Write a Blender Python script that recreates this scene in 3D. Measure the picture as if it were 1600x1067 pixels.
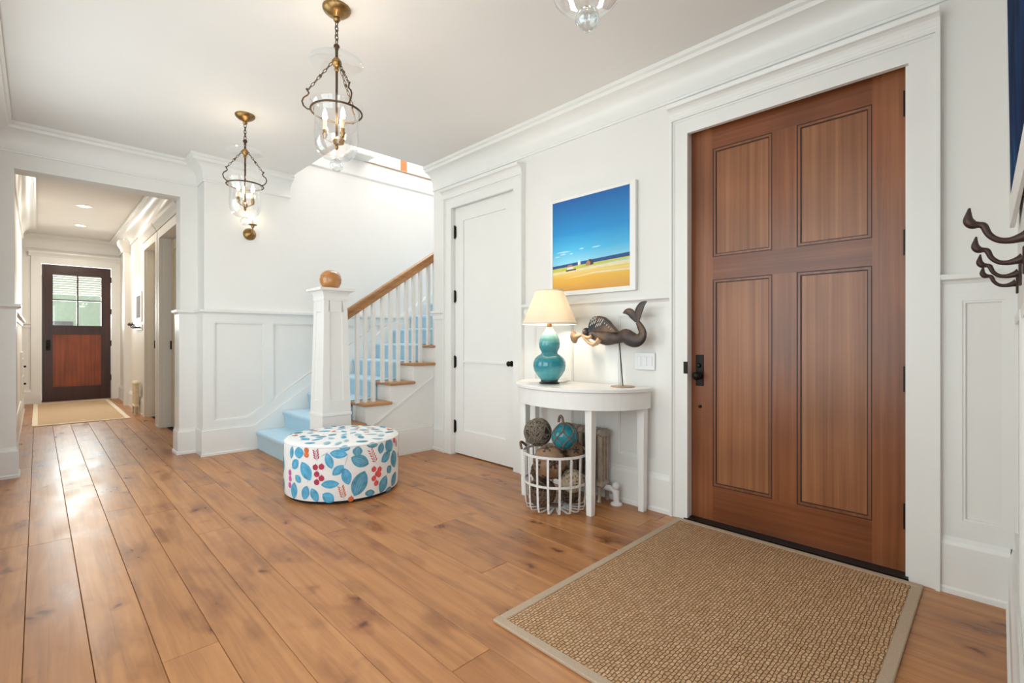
import bpy, bmesh, math, random
from mathutils import Vector, Matrix
for o in list(bpy.data.objects): bpy.data.objects.remove(o)
SC = bpy.context.scene
COL = SC.collection
random.seed(7)
R = math.radians

# ------------------------------------------------------------------ camera
cam_d = bpy.data.cameras.new('camera'); cam = bpy.data.objects.new('camera', cam_d); COL.objects.link(cam)
cam_d.sensor_width = 36.0; cam_d.lens = 752.0/1600.0*36.0; cam_d.shift_y = -3.5/1600.0
cam_d.clip_start = 0.03; cam_d.clip_end = 200
cam.location = (0, 0, 1.13); cam.rotation_euler = (R(90), 0, -math.atan(741/752.0))
SC.camera = cam

# ------------------------------------------------------------------ world, daylight, exposure
W = bpy.data.worlds.new('sky'); SC.world = W; W.use_nodes = True
bg = W.node_tree.nodes['Background']; bg.inputs[0].default_value = (0.90, 0.95, 1.0, 1); bg.inputs[1].default_value = 1.3
def area(name, loc, rot, sx, sy, power, col=(1, 1, 1)):
    d = bpy.data.lights.new(name, 'AREA'); d.shape = 'RECTANGLE'; d.size = sx; d.size_y = sy; d.energy = power; d.color = col
    o = bpy.data.objects.new(name, d); COL.objects.link(o); o.location = loc; o.rotation_euler = rot; return o
area('daylight_window_near', (-0.55, 1.55, 1.55), (0, R(-90), 0), 2.0, 1.9, 42, (0.86, 0.93, 1.0))
area('daylight_window_far', (-0.55, 4.0, 1.55), (0, R(-90), 0), 2.0, 1.9, 35, (0.89, 0.945, 1.0))
area('daylight_doorway', (0.1, -0.85, 1.3), (R(90), 0, 0), 0.7, 2.2, 24, (0.89, 0.945, 1.0))
area('daylight_landing_window', (3.7, 5.3, 5.2), (0, 0, 0), 3.0, 2.4, 112, (1, 0.99, 0.97))
area('daylight_hall_door', (0.5, 12.6, 1.9), (R(-90), 0, 0), 1.1, 1.1, 85, (0.97, 0.99, 1.0))
SC.view_settings.view_transform = 'Standard'; SC.view_settings.look = 'None'
SC.view_settings.exposure = 0.06; SC.view_settings.gamma = 1; SC.view_settings.use_curve_mapping = False

# ------------------------------------------------------------------ materials
def newmat(name):
    m = bpy.data.materials.new(name); m.use_nodes = True; nt = m.node_tree
    return m, nt, nt.nodes['Principled BSDF']
def N(nt, typ, **kw):
    n = nt.nodes.new(typ)
    for k, v in kw.items(): setattr(n, k, v)
    return n
def ramp(nt, stops, interp='LINEAR'):
    r = N(nt, 'ShaderNodeValToRGB'); cr = r.color_ramp; cr.interpolation = interp
    while len(cr.elements) < len(stops): cr.elements.new(0.5)
    for e, (p, c) in zip(cr.elements, stops):
        e.position = p; e.color = (c[0], c[1], c[2], 1) if len(c) == 3 else c
    return r
def L(nt, a, b): nt.links.new(a, b)
def plain(name, c, rough=0.5, metal=0.0, vary=0.06, scale=14.0, bump=0.0, spec=None):
    m, nt, p = newmat(name)
    tc = N(nt, 'ShaderNodeTexCoord'); nz = N(nt, 'ShaderNodeTexNoise'); nz.inputs['Scale'].default_value = scale; nz.inputs['Detail'].default_value = 3
    L(nt, tc.outputs['Object'], nz.inputs['Vector'])
    r = ramp(nt, [(0.3, [max(0, x*(1-vary)) for x in c]), (0.7, [min(1, x*(1+vary)) for x in c])])
    L(nt, nz.outputs['Fac'], r.inputs[0]); L(nt, r.outputs[0], p.inputs['Base Color'])
    p.inputs['Roughness'].default_value = rough; p.inputs['Metallic'].default_value = metal
    if spec is not None: p.inputs['Specular IOR Level'].default_value = spec
    if bump:
        b = N(nt, 'ShaderNodeBump'); b.inputs['Strength'].default_value = bump; b.inputs['Distance'].default_value = 0.004
        L(nt, nz.outputs['Fac'], b.inputs['Height']); L(nt, b.outputs[0], p.inputs['Normal'])
    return m
def wood(name, dark, mid, light, axis=2, fine=42.0, along=1.6, rough=0.35, blotch=0.35, seedmul=31.0, coat=0.0):
    m, nt, p = newmat(name)
    tc = N(nt, 'ShaderNodeTexCoord'); oi = N(nt, 'ShaderNodeObjectInfo')
    mul = N(nt, 'ShaderNodeMath', operation='MULTIPLY'); mul.inputs[1].default_value = seedmul; L(nt, oi.outputs['Random'], mul.inputs[0])
    add = N(nt, 'ShaderNodeVectorMath', operation='ADD'); L(nt, tc.outputs['Object'], add.inputs[0]); L(nt, mul.outputs[0], add.inputs[1])
    mp = N(nt, 'ShaderNodeMapping'); sc = [fine]*3; sc[axis] = along; mp.inputs['Scale'].default_value = sc; L(nt, add.outputs[0], mp.inputs[0])
    n1 = N(nt, 'ShaderNodeTexNoise'); n1.inputs['Scale'].default_value = 1.0; n1.inputs['Detail'].default_value = 5; n1.inputs['Roughness'].default_value = 0.6; n1.inputs['Distortion'].default_value = 0.3
    L(nt, mp.outputs[0], n1.inputs['Vector'])
    r = ramp(nt, [(0.25, dark), (0.5, mid), (0.75, light)]); L(nt, n1.outputs['Fac'], r.inputs[0])
    n2 = N(nt, 'ShaderNodeTexNoise'); n2.inputs['Scale'].default_value = 2.2; n2.inputs['Detail'].default_value = 2; L(nt, add.outputs[0], n2.inputs['Vector'])
    r2 = ramp(nt, [(0.3, (1-blotch,)*3), (0.7, (1+blotch*0.3,)*3)]); L(nt, n2.outputs['Fac'], r2.inputs[0])
    mx = N(nt, 'ShaderNodeMix', data_type='RGBA', blend_type='MULTIPLY'); mx.inputs[0].default_value = 1
    L(nt, r.outputs[0], mx.inputs[6]); L(nt, r2.outputs[0], mx.inputs[7]); L(nt, mx.outputs[2], p.inputs['Base Color'])
    p.inputs['Roughness'].default_value = rough; p.inputs['Coat Weight'].default_value = coat; p.inputs['Coat Roughness'].default_value = 0.2
    b = N(nt, 'ShaderNodeBump'); b.inputs['Strength'].default_value = 0.12; b.inputs['Distance'].default_value = 0.002
    L(nt, n1.outputs['Fac'], b.inputs['Height']); L(nt, b.outputs[0], p.inputs['Normal'])
    return m
def plank_mat():
    m, nt, p = newmat('oak_plank')
    geo = N(nt, 'ShaderNodeNewGeometry'); oi = N(nt, 'ShaderNodeObjectInfo')
    mul = N(nt, 'ShaderNodeMath', operation='MULTIPLY'); mul.inputs[1].default_value = 57.0; L(nt, oi.outputs['Random'], mul.inputs[0])
    add = N(nt, 'ShaderNodeVectorMath', operation='ADD'); L(nt, geo.outputs['Position'], add.inputs[0]); L(nt, mul.outputs[0], add.inputs[1])
    mp = N(nt, 'ShaderNodeMapping'); mp.inputs['Scale'].default_value = (26, 1.3, 1); L(nt, add.outputs[0], mp.inputs[0])
    n1 = N(nt, 'ShaderNodeTexNoise'); n1.inputs['Scale'].default_value = 1; n1.inputs['Detail'].default_value = 6; n1.inputs['Roughness'].default_value = 0.6; n1.inputs['Distortion'].default_value = 0.6
    L(nt, mp.outputs[0], n1.inputs['Vector'])
    r = ramp(nt, [(0.25, (0.31, 0.125, 0.041)), (0.5, (0.445, 0.195, 0.068)), (0.78, (0.55, 0.265, 0.102))]); L(nt, n1.outputs['Fac'], r.inputs[0])
    # soft brown smoke patches, stretched along the board
    mp2 = N(nt, 'ShaderNodeMapping'); mp2.inputs['Scale'].default_value = (7, 2.6, 1); L(nt, add.outputs[0], mp2.inputs[0])
    n2 = N(nt, 'ShaderNodeTexNoise'); n2.inputs['Scale'].default_value = 1; n2.inputs['Detail'].default_value = 3; L(nt, mp2.outputs[0], n2.inputs['Vector'])
    r2 = ramp(nt, [(0.30, (0.58, 0.48, 0.41)), (0.50, (1, 1, 1))]); L(nt, n2.outputs['Fac'], r2.inputs[0])
    m1 = N(nt, 'ShaderNodeMix', data_type='RGBA', blend_type='MULTIPLY'); m1.inputs[0].default_value = 1; L(nt, r.outputs[0], m1.inputs[6]); L(nt, r2.outputs[0], m1.inputs[7])
    # knots
    nd = N(nt, 'ShaderNodeTexNoise'); nd.inputs['Scale'].default_value = 9; L(nt, add.outputs[0], nd.inputs['Vector'])
    vs = N(nt, 'ShaderNodeVectorMath', operation='SCALE'); vs.inputs['Scale'].default_value = 0.16; L(nt, nd.outputs['Color'], vs.inputs[0])
    ad2 = N(nt, 'ShaderNodeVectorMath', operation='ADD'); L(nt, add.outputs[0], ad2.inputs[0]); L(nt, vs.outputs[0], ad2.inputs[1])
    mp3 = N(nt, 'ShaderNodeMapping'); mp3.inputs['Scale'].default_value = (3.6, 2.6, 0); L(nt, ad2.outputs[0], mp3.inputs[0])
    vo = N(nt, 'ShaderNodeTexVoronoi', voronoi_dimensions='2D'); vo.inputs['Scale'].default_value = 1; L(nt, mp3.outputs[0], vo.inputs['Vector'])
    r3 = ramp(nt, [(0.0, (0.16, 0.09, 0.06)), (0.035, (0.34, 0.22, 0.16)), (0.075, (0.74, 0.64, 0.56)), (0.17, (1, 1, 1))]); L(nt, vo.outputs['Distance'], r3.inputs[0])
    ng = N(nt, 'ShaderNodeTexNoise'); ng.inputs['Scale'].default_value = 2.3; ng.inputs['Detail'].default_value = 1; L(nt, add.outputs[0], ng.inputs['Vector'])
    gm = N(nt, 'ShaderNodeMapRange'); gm.inputs[1].default_value = 0.45; gm.inputs[2].default_value = 0.58; gm.inputs[4].default_value = 0.95; L(nt, ng.outputs['Fac'], gm.inputs[0])
    m2 = N(nt, 'ShaderNodeMix', data_type='RGBA', blend_type='MULTIPLY'); L(nt, gm.outputs[0], m2.inputs[0]); L(nt, m1.outputs[2], m2.inputs[6]); L(nt, r3.outputs[0], m2.inputs[7])
    # each board a little lighter or redder than the next
    r4 = ramp(nt, [(0.0, (0.86, 0.80, 0.76)), (0.35, (0.97, 0.95, 0.93)), (0.7, (1.05, 1.05, 1.05)), (1.0, (0.95, 0.90, 0.86))]); L(nt, oi.outputs['Random'], r4.inputs[0])
    m3 = N(nt, 'ShaderNodeMix', data_type='RGBA', blend_type='MULTIPLY'); m3.inputs[0].default_value = 1; L(nt, m2.outputs[2], m3.inputs[6]); L(nt, r4.outputs[0], m3.inputs[7])
    L(nt, m3.outputs[2], p.inputs['Base Color'])
    r5 = ramp(nt, [(0.3, (0.27,)*3), (0.7, (0.40,)*3)]); L(nt, n2.outputs['Fac'], r5.inputs[0]); L(nt, r5.outputs[0], p.inputs['Roughness'])
    b = N(nt, 'ShaderNodeBump'); b.inputs['Strength'].default_value = 0.08; b.inputs['Distance'].default_value = 0.002; L(nt, n1.outputs['Fac'], b.inputs['Height']); L(nt, b.outputs[0], p.inputs['Normal'])
    return m
def glass(name, tint=(1, 1, 1), edge=0.85, base=0.07, rough=0.02):
    m = bpy.data.materials.new(name); m.use_nodes = True; nt = m.node_tree; nt.nodes.clear()
    out = N(nt, 'ShaderNodeOutputMaterial'); mx = N(nt, 'ShaderNodeMixShader'); tr = N(nt, 'ShaderNodeBsdfTransparent'); gl = N(nt, 'ShaderNodeBsdfGlossy')
    tr.inputs[0].default_value = (*tint, 1); gl.inputs['Roughness'].default_value = rough; gl.inputs[0].default_value = (0.9, 0.92, 0.93, 1)
    lw = N(nt, 'ShaderNodeLayerWeight'); lw.inputs[0].default_value = 0.5
    pw = N(nt, 'ShaderNodeMath', operation='POWER'); pw.inputs[1].default_value = 2.2; L(nt, lw.outputs['Facing'], pw.inputs[0])
    ma = N(nt, 'ShaderNodeMath', operation='MULTIPLY_ADD'); ma.inputs[1].default_value = edge; ma.inputs[2].default_value = base; L(nt, pw.outputs[0], ma.inputs[0])
    L(nt, ma.outputs[0], mx.inputs[0]); L(nt, tr.outputs[0], mx.inputs[1]); L(nt, gl.outputs[0], mx.inputs[2]); L(nt, mx.outputs[0], out.inputs[0])
    return m
def emit(name, c, s):
    m = bpy.data.materials.new(name); m.use_nodes = True; nt = m.node_tree; nt.nodes.clear()
    out = N(nt, 'ShaderNodeOutputMaterial'); e = N(nt, 'ShaderNodeEmission'); e.inputs[0].default_value = (*c, 1); e.inputs[1].default_value = s; L(nt, e.outputs[0], out.inputs[0]); return m

M = {}
M['wall'] = plain('wall_paint', (0.80, 0.785, 0.755), 0.6, vary=0.012, scale=3)
M['trim'] = plain('trim_paint', (0.82, 0.81, 0.785), 0.32, vary=0.01, scale=5)
M['ceil'] = plain('ceiling_paint', (0.80, 0.775, 0.75), 0.7, vary=0.012, scale=2)
M['hall_warmlit'] = plain('hall_warmlit_paint', (0.79, 0.755, 0.69), 0.5, vary=0.012, scale=3)  # warm hall light put into the wall and casing colour
M['beige'] = plain('hall_cream_paint', (0.74, 0.66, 0.50), 0.4, vary=0.02, scale=5)
M['plank'] = plank_mat()
M['subfloor'] = plain('subfloor', (0.10, 0.045, 0.02), 0.8)
M['mahog_v'] = wood('mahogany_upright', (0.17, 0.050, 0.017), (0.245, 0.080, 0.028), (0.32, 0.118, 0.045), 2, 30, 0.7, 0.30, 0.25)
M['mahog_h'] = wood('mahogany_crosswise', (0.15, 0.040, 0.013), (0.205, 0.060, 0.020), (0.26, 0.088, 0.032), 1, 40, 0.8, 0.30, 0.25)
M['mahog_panel'] = wood('mahogany_ribbon_panel', (0.19, 0.064, 0.022), (0.295, 0.112, 0.043), (0.40, 0.168, 0.070), 2, 40, 0.45, 0.33, 0.2)
M['groove'] = plain('dark_groove', (0.035, 0.010, 0.005), 0.5)
M['hdoor'] = wood('dark_mahogany', (0.030, 0.007, 0.004), (0.045, 0.012, 0.006), (0.065, 0.018, 0.009), 2, 30, 1, 0.28, 0.3)
M['hboard'] = wood('red_mahogany_board', (0.16, 0.030, 0.007), (0.25, 0.052, 0.012), (0.33, 0.080, 0.022), 2, 40, 1, 0.32, 0.3)
M['oak'] = wood('stair_oak', (0.36, 0.165, 0.055), (0.47, 0.23, 0.085), (0.58, 0.31, 0.13), 0, 40, 2, 0.32, 0.2)
M['burl'] = wood('finial_wood', (0.36, 0.14, 0.03), (0.45, 0.19, 0.05), (0.52, 0.24, 0.07), 1, 9, 3, 0.22, 0.2, coat=0.5)
M['bronze'] = plain('dark_bronze', (0.018, 0.014, 0.012), 0.38, 0.8)
M['brass'] = plain('aged_brass', (0.30, 0.18, 0.07), 0.33, 0.95, vary=0.25, scale=30)
M['brassdk'] = plain('antique_bronze', (0.10, 0.062, 0.035), 0.42, 0.9, vary=0.25, scale=30)
M['iron'] = plain('cast_iron_hook', (0.055, 0.030, 0.026), 0.45, 0.5, vary=0.2, scale=40)
M['glass'] = glass('clear_glass')
M['thinglass'] = glass('thin_clear_glass', (1, 1, 1), 0.45, 0.025)
M['crystal'] = glass('crystal_ball', (0.90, 0.92, 0.92), 0.9, 0.12, 0.05)
M['pane'] = glass('window_pane', (0.97, 1, 0.98), 0.3, 0.03)
M['bulb'] = emit('lit_bulb', (1.0, 0.86, 0.64), 40)
M['candle'] = plain('candle_sleeve', (0.78, 0.66, 0.46), 0.5)
M['can'] = emit('recessed_lamp', (1.0, 0.93, 0.82), 9)
M['tablewhite'] = plain('table_paint', (0.84, 0.83, 0.81), 0.28, vary=0.015, scale=6)
M['basket'] = plain('chipped_white_metal', (0.74, 0.72, 0.70), 0.45, 0.0, vary=0.12, scale=60)
M['radiator'] = plain('radiator_paint', (0.40, 0.33, 0.27), 0.4, 0.25, vary=0.15, scale=30)
M['radiator_w'] = plain('radiator_cream_paint', (0.72, 0.62, 0.45), 0.4, 0.0, vary=0.08, scale=30)
M['frame'] = plain('white_frame', (0.84, 0.83, 0.81), 0.35, vary=0.01)
M['twine'] = wood('twine', (0.10, 0.075, 0.055), (0.20, 0.16, 0.12), (0.30, 0.25, 0.20), 1, 60, 60, 0.85, 0.3)
M['twine_lt'] = wood('pale_rope', (0.32, 0.25, 0.17), (0.46, 0.37, 0.26), (0.58, 0.48, 0.36), 1, 60, 60, 0.85, 0.25)
M['wicker'] = wood('wicker_cane', (0.10, 0.055, 0.03), (0.17, 0.10, 0.06), (0.25, 0.16, 0.10), 1, 60, 60, 0.7, 0.3)
M['core'] = plain('dark_ball_core', (0.045, 0.028, 0.02), 0.9)
M['leather'] = plain('worn_tan_leather', (0.27, 0.155, 0.09), 0.55, vary=0.3, scale=22, bump=0.15)
M['patch'] = plain('dark_leather_patch', (0.045, 0.03, 0.022), 0.5, vary=0.2)
M['float'] = plain('turquoise_glass_float', (0.012, 0.20, 0.25), 0.08, vary=0.5, scale=12)
M['rope'] = plain('brown_net_rope', (0.16, 0.115, 0.085), 0.9, vary=0.3, scale=90)
M['binding'] = plain('rug_binding', (0.46, 0.35, 0.25), 0.9, vary=0.08, scale=160, bump=0.3)
M['ofab'] = plain('ottoman_cotton', (0.80, 0.79, 0.78), 0.7, vary=0.02, scale=80, bump=0.05)
M['obase'] = plain('ottoman_black_base', (0.012, 0.011, 0.011), 0.7)
M['blue1'] = plain('print_blue', (0.07, 0.38, 0.62), 0.65, vary=0.25, scale=26)
M['blue2'] = plain('print_dimlit_slate', (0.085, 0.29, 0.41), 0.65, vary=0.25, scale=26)
M['blue3'] = plain('print_pale_blue', (0.30, 0.52, 0.62), 0.65, vary=0.12, scale=26)
M['red'] = plain('print_crimson', (0.42, 0.035, 0.085), 0.65, vary=0.2, scale=40)
M['coral'] = plain('print_coral', (0.68, 0.085, 0.085), 0.65, vary=0.2, scale=40)
M['pink'] = plain('print_magenta', (0.60, 0.10, 0.36), 0.65, vary=0.2, scale=40)
M['orange'] = plain('print_orange', (0.70, 0.17, 0.06), 0.65, vary=0.2, scale=40)
M['stemp'] = plain('print_stem_grey', (0.26, 0.33, 0.42), 0.65)
M['plate'] = plain('switch_plate_white', (0.80, 0.80, 0.80), 0.3, vary=0.01)
M['green'] = plain('exterior_pale_green', (0.52, 0.60, 0.46), 0.8)
M['greydk'] = plain('exterior_grey', (0.22, 0.20, 0.19), 0.8)
M['paving'] = plain('exterior_paving', (0.55, 0.53, 0.50), 0.8)
M['upwall'] = plain('landing_wall_paint', (0.86, 0.85, 0.83), 0.6, vary=0.01)

def carpet_mat():
    m, nt, p = newmat('blue_carpet'); geo = N(nt, 'ShaderNodeNewGeometry')
    n = N(nt, 'ShaderNodeTexNoise'); n.inputs['Scale'].default_value = 240; n.inputs['Detail'].default_value = 2; L(nt, geo.outputs['Position'], n.inputs['Vector'])
    r = ramp(nt, [(0.3, (0.26, 0.49, 0.64)), (0.7, (0.40, 0.63, 0.76))]); L(nt, n.outputs['Fac'], r.inputs[0]); L(nt, r.outputs[0], p.inputs['Base Color'])
    p.inputs['Roughness'].default_value = 0.95; p.inputs['Specular IOR Level'].default_value = 0.1
    p.inputs['Sheen Weight'].default_value = 0.6; p.inputs['Sheen Roughness'].default_value = 0.6
    b = N(nt, 'ShaderNodeBump'); b.inputs['Strength'].default_value = 0.5; b.inputs['Distance'].default_value = 0.004; L(nt, n.outputs['Fac'], b.inputs['Height']); L(nt, b.outputs[0], p.inputs['Normal'])
    return m
M['carpet'] = carpet_mat()
def sisal(name, c1, c2, cm, bw, rh, bump=0.9):
    m, nt, p = newmat(name); geo = N(nt, 'ShaderNodeNewGeometry')
    nz = N(nt, 'ShaderNodeTexNoise'); nz.inputs['Scale'].default_value = 34; L(nt, geo.outputs['Position'], nz.inputs['Vector'])
    vs = N(nt, 'ShaderNodeVectorMath', operation='SCALE'); vs.inputs['Scale'].default_value = 0.016; L(nt, nz.outputs['Color'], vs.inputs[0])
    ad = N(nt, 'ShaderNodeVectorMath', operation='ADD'); L(nt, geo.outputs['Position'], ad.inputs[0]); L(nt, vs.outputs[0], ad.inputs[1])
    br = N(nt, 'ShaderNodeTexBrick'); br.inputs['Scale'].default_value = 1; br.inputs['Brick Width'].default_value = bw; br.inputs['Row Height'].default_value = rh
    br.inputs['Mortar Size'].default_value = 0.0022; br.inputs['Mortar Smooth'].default_value = 1.0; br.inputs['Color1'].default_value = (*c1, 1); br.inputs['Color2'].default_value = (*c2, 1); br.inputs['Mortar'].default_value = (*cm, 1)
    L(nt, ad.outputs[0], br.inputs['Vector'])
    n2 = N(nt, 'ShaderNodeTexNoise'); n2.inputs['Scale'].default_value = 300; L(nt, geo.outputs['Position'], n2.inputs['Vector'])
    r = ramp(nt, [(0.3, (0.75,)*3), (0.7, (1.15,)*3)]); L(nt, n2.outputs['Fac'], r.inputs[0])
    mx = N(nt, 'ShaderNodeMix', data_type='RGBA', blend_type='MULTIPLY'); mx.inputs[0].default_value = 1; L(nt, br.outputs['Color'], mx.inputs[6]); L(nt, r.outputs[0], mx.inputs[7]); L(nt, mx.outputs[2], p.inputs['Base Color'])
    p.inputs['Roughness'].default_value = 0.9; p.inputs['Specular IOR Level'].default_value = 0.15
    inv = N(nt, 'ShaderNodeMath', operation='SUBTRACT'); inv.inputs[0].default_value = 1; L(nt, br.outputs['Fac'], inv.inputs[1])
    b = N(nt, 'ShaderNodeBump'); b.inputs['Strength'].default_value = bump; b.inputs['Distance'].default_value = 0.006; L(nt, inv.outputs[0], b.inputs['Height']); L(nt, b.outputs[0], p.inputs['Normal'])
    return m
M['sisal'] = sisal('sisal_weave', (0.52, 0.310, 0.165), (0.66, 0.43, 0.255), (0.25, 0.125, 0.055), 0.021, 0.0135)
M['sisal2'] = sisal('hall_mat_weave', (0.86, 0.62, 0.39), (0.90, 0.67, 0.44), (0.72, 0.50, 0.30), 0.02, 0.01)
def canvas_mat():
    m, nt, p = newmat('seascape_paint'); tc = N(nt, 'ShaderNodeTexCoord'); sp = N(nt, 'ShaderNodeSeparateXYZ'); L(nt, tc.outputs['Object'], sp.inputs[0])
    nz = N(nt, 'ShaderNodeTexNoise'); mp = N(nt, 'ShaderNodeMapping'); mp.inputs['Scale'].default_value = (1, 3.5, 26); L(nt, tc.outputs['Object'], mp.inputs[0]); L(nt, mp.outputs[0], nz.inputs['Vector']); nz.inputs['Scale'].default_value = 1; nz.inputs['Detail'].default_value = 4
    ma = N(nt, 'ShaderNodeMath', operation='MULTIPLY_ADD'); ma.inputs[1].default_value = 0.035; ma.inputs[2].default_value = -0.0175; L(nt, nz.outputs['Fac'], ma.inputs[0])
    # height over the canvas 0..0.69, the land slightly tilted
    ad = N(nt, 'ShaderNodeMath', operation='ADD'); L(nt, sp.outputs['Z'], ad.inputs[0]); L(nt, ma.outputs[0], ad.inputs[1])
    sky = ramp(nt, [(0.0, (0.62, 0.30, 0.05)), (0.14, (0.78, 0.45, 0.05)), (0.21, (0.80, 0.60, 0.20)), (0.235, (0.55, 0.55, 0.12)), (0.26, (0.36, 0.62, 0.66)), (0.30, (0.26, 0.62, 0.80)), (0.44, (0.06, 0.44, 0.74)), (0.64, (0.006, 0.25, 0.60)), (1.0, (0.003, 0.11, 0.38))])
    dv = N(nt, 'ShaderNodeMath', operation='DIVIDE'); dv.inputs[1].default_value = 0.69; L(nt, ad.outputs[0], dv.inputs[0]); L(nt, dv.outputs[0], sky.inputs[0])
    L(nt, sky.outputs[0], p.inputs['Base Color']); p.inputs['Roughness'].default_value = 0.45
    return m
M['canvas'] = canvas_mat()
M['sea'] = plain('painted_sea', (0.005, 0.055, 0.22), 0.45, vary=0.15, scale=20)
M['pwhite'] = plain('painted_white', (0.75, 0.74, 0.70), 0.5)
M['pcloud'] = plain('painted_cloud', (0.40, 0.66, 0.80), 0.5)
M['pbrown'] = plain('painted_brown', (0.42, 0.20, 0.12), 0.5)
M['pdark'] = plain('painted_dark_brown', (0.05, 0.035, 0.03), 0.5)  # dark brown of the painted boat and one roof
M['psand'] = plain('painted_pale_sand', (0.80, 0.68, 0.40), 0.5)
M['pgrass'] = plain('painted_dune_grass', (0.55, 0.56, 0.10), 0.5)
def abstract_mat():
    m, nt, p = newmat('deep_blue_abstract'); tc = N(nt, 'ShaderNodeTexCoord')
    mp = N(nt, 'ShaderNodeMapping'); mp.inputs['Scale'].default_value = (2.5, 1, 1.2); L(nt, tc.outputs['Object'], mp.inputs[0])
    nz = N(nt, 'ShaderNodeTexNoise'); nz.inputs['Scale'].default_value = 2.5; nz.inputs['Detail'].default_value = 5; L(nt, mp.outputs[0], nz.inputs['Vector'])
    r = ramp(nt, [(0.35, (0.002, 0.012, 0.045)), (0.6, (0.006, 0.035, 0.12)), (0.8, (0.02, 0.16, 0.36))]); L(nt, nz.outputs['Fac'], r.inputs[0]); L(nt, r.outputs[0], p.inputs['Base Color']); p.inputs['Roughness'].default_value = 0.8; p.inputs['Specular IOR Level'].default_value = 0.05
    return m
M['abstract'] = abstract_mat()
def glaze_mat():
    m, nt, p = newmat('turquoise_glaze'); tc = N(nt, 'ShaderNodeTexCoord'); sp = N(nt, 'ShaderNodeSeparateXYZ'); L(nt, tc.outputs['Object'], sp.inputs[0])
    mp = N(nt, 'ShaderNodeMapping'); mp.inputs['Scale'].default_value = (2, 2, 60); L(nt, tc.outputs['Object'], mp.inputs[0])
    nz = N(nt, 'ShaderNodeTexNoise'); nz.inputs['Scale'].default_value = 1; nz.inputs['Detail'].default_value = 3; L(nt, mp.outputs[0], nz.inputs['Vector'])
    ma = N(nt, 'ShaderNodeMath', operation='MULTIPLY_ADD'); ma.inputs[1].default_value = 0.10; L(nt, nz.outputs['Fac'], ma.inputs[0]); L(nt, sp.outputs['Z'], ma.inputs[2])
    r = ramp(nt, [(0.06, (0.10, 0.36, 0.38)), (0.13, (0.07, 0.33, 0.37)), (0.19, (0.012, 0.21, 0.27)), (0.27, (0.012, 0.20, 0.26)), (0.33, (0.04, 0.28, 0.32)), (0.39, (0.22, 0.47, 0.45)), (0.44, (0.58, 0.66, 0.58))]); L(nt, ma.outputs[0], r.inputs[0]); L(nt, r.outputs[0], p.inputs['Base Color'])
    p.inputs['Roughness'].default_value = 0.12; p.inputs['Coat Weight'].default_value = 0.5
    return m
M['glaze'] = glaze_mat()
def shade_mat():
    m = bpy.data.materials.new('cream_lamp_shade'); m.use_nodes = True; nt = m.node_tree; nt.nodes.clear()
    out = N(nt, 'ShaderNodeOutputMaterial'); mx = N(nt, 'ShaderNodeMixShader'); df = N(nt, 'ShaderNodeBsdfDiffuse'); tl = N(nt, 'ShaderNodeBsdfTranslucent')
    df.inputs[0].default_value = (0.82, 0.77, 0.69, 1); tl.inputs[0].default_value = (0.82, 0.75, 0.64, 1); mx.inputs[0].default_value = 0.5
    L(nt, df.outputs[0], mx.inputs[1]); L(nt, tl.outputs[0], mx.inputs[2]); L(nt, mx.outputs[0], out.inputs[0]); return m
M['shade'] = shade_mat()
def patina_mat():
    m, nt, p = newmat('rusted_sheet_metal'); tc = N(nt, 'ShaderNodeTexCoord'); nz = N(nt, 'ShaderNodeTexNoise'); nz.inputs['Scale'].default_value = 9; nz.inputs['Detail'].default_value = 4; L(nt, tc.outputs['Object'], nz.inputs['Vector'])
    r = ramp(nt, [(0.3, (0.030, 0.032, 0.045)), (0.5, (0.075, 0.052, 0.045)), (0.68, (0.18, 0.105, 0.065))]); L(nt, nz.outputs['Fac'], r.inputs[0]); L(nt, r.outputs[0], p.inputs['Base Color']); p.inputs['Metallic'].default_value = 0.45; p.inputs['Roughness'].default_value = 0.42
    return m
M['patina'] = patina_mat()
M['shadetrim'] = plain('shade_trim_cream', (0.74, 0.69, 0.60), 0.8)
M['tanmetal'] = plain('tan_painted_metal', (0.44, 0.29, 0.18), 0.45, 0.2, vary=0.3, scale=20)

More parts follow.
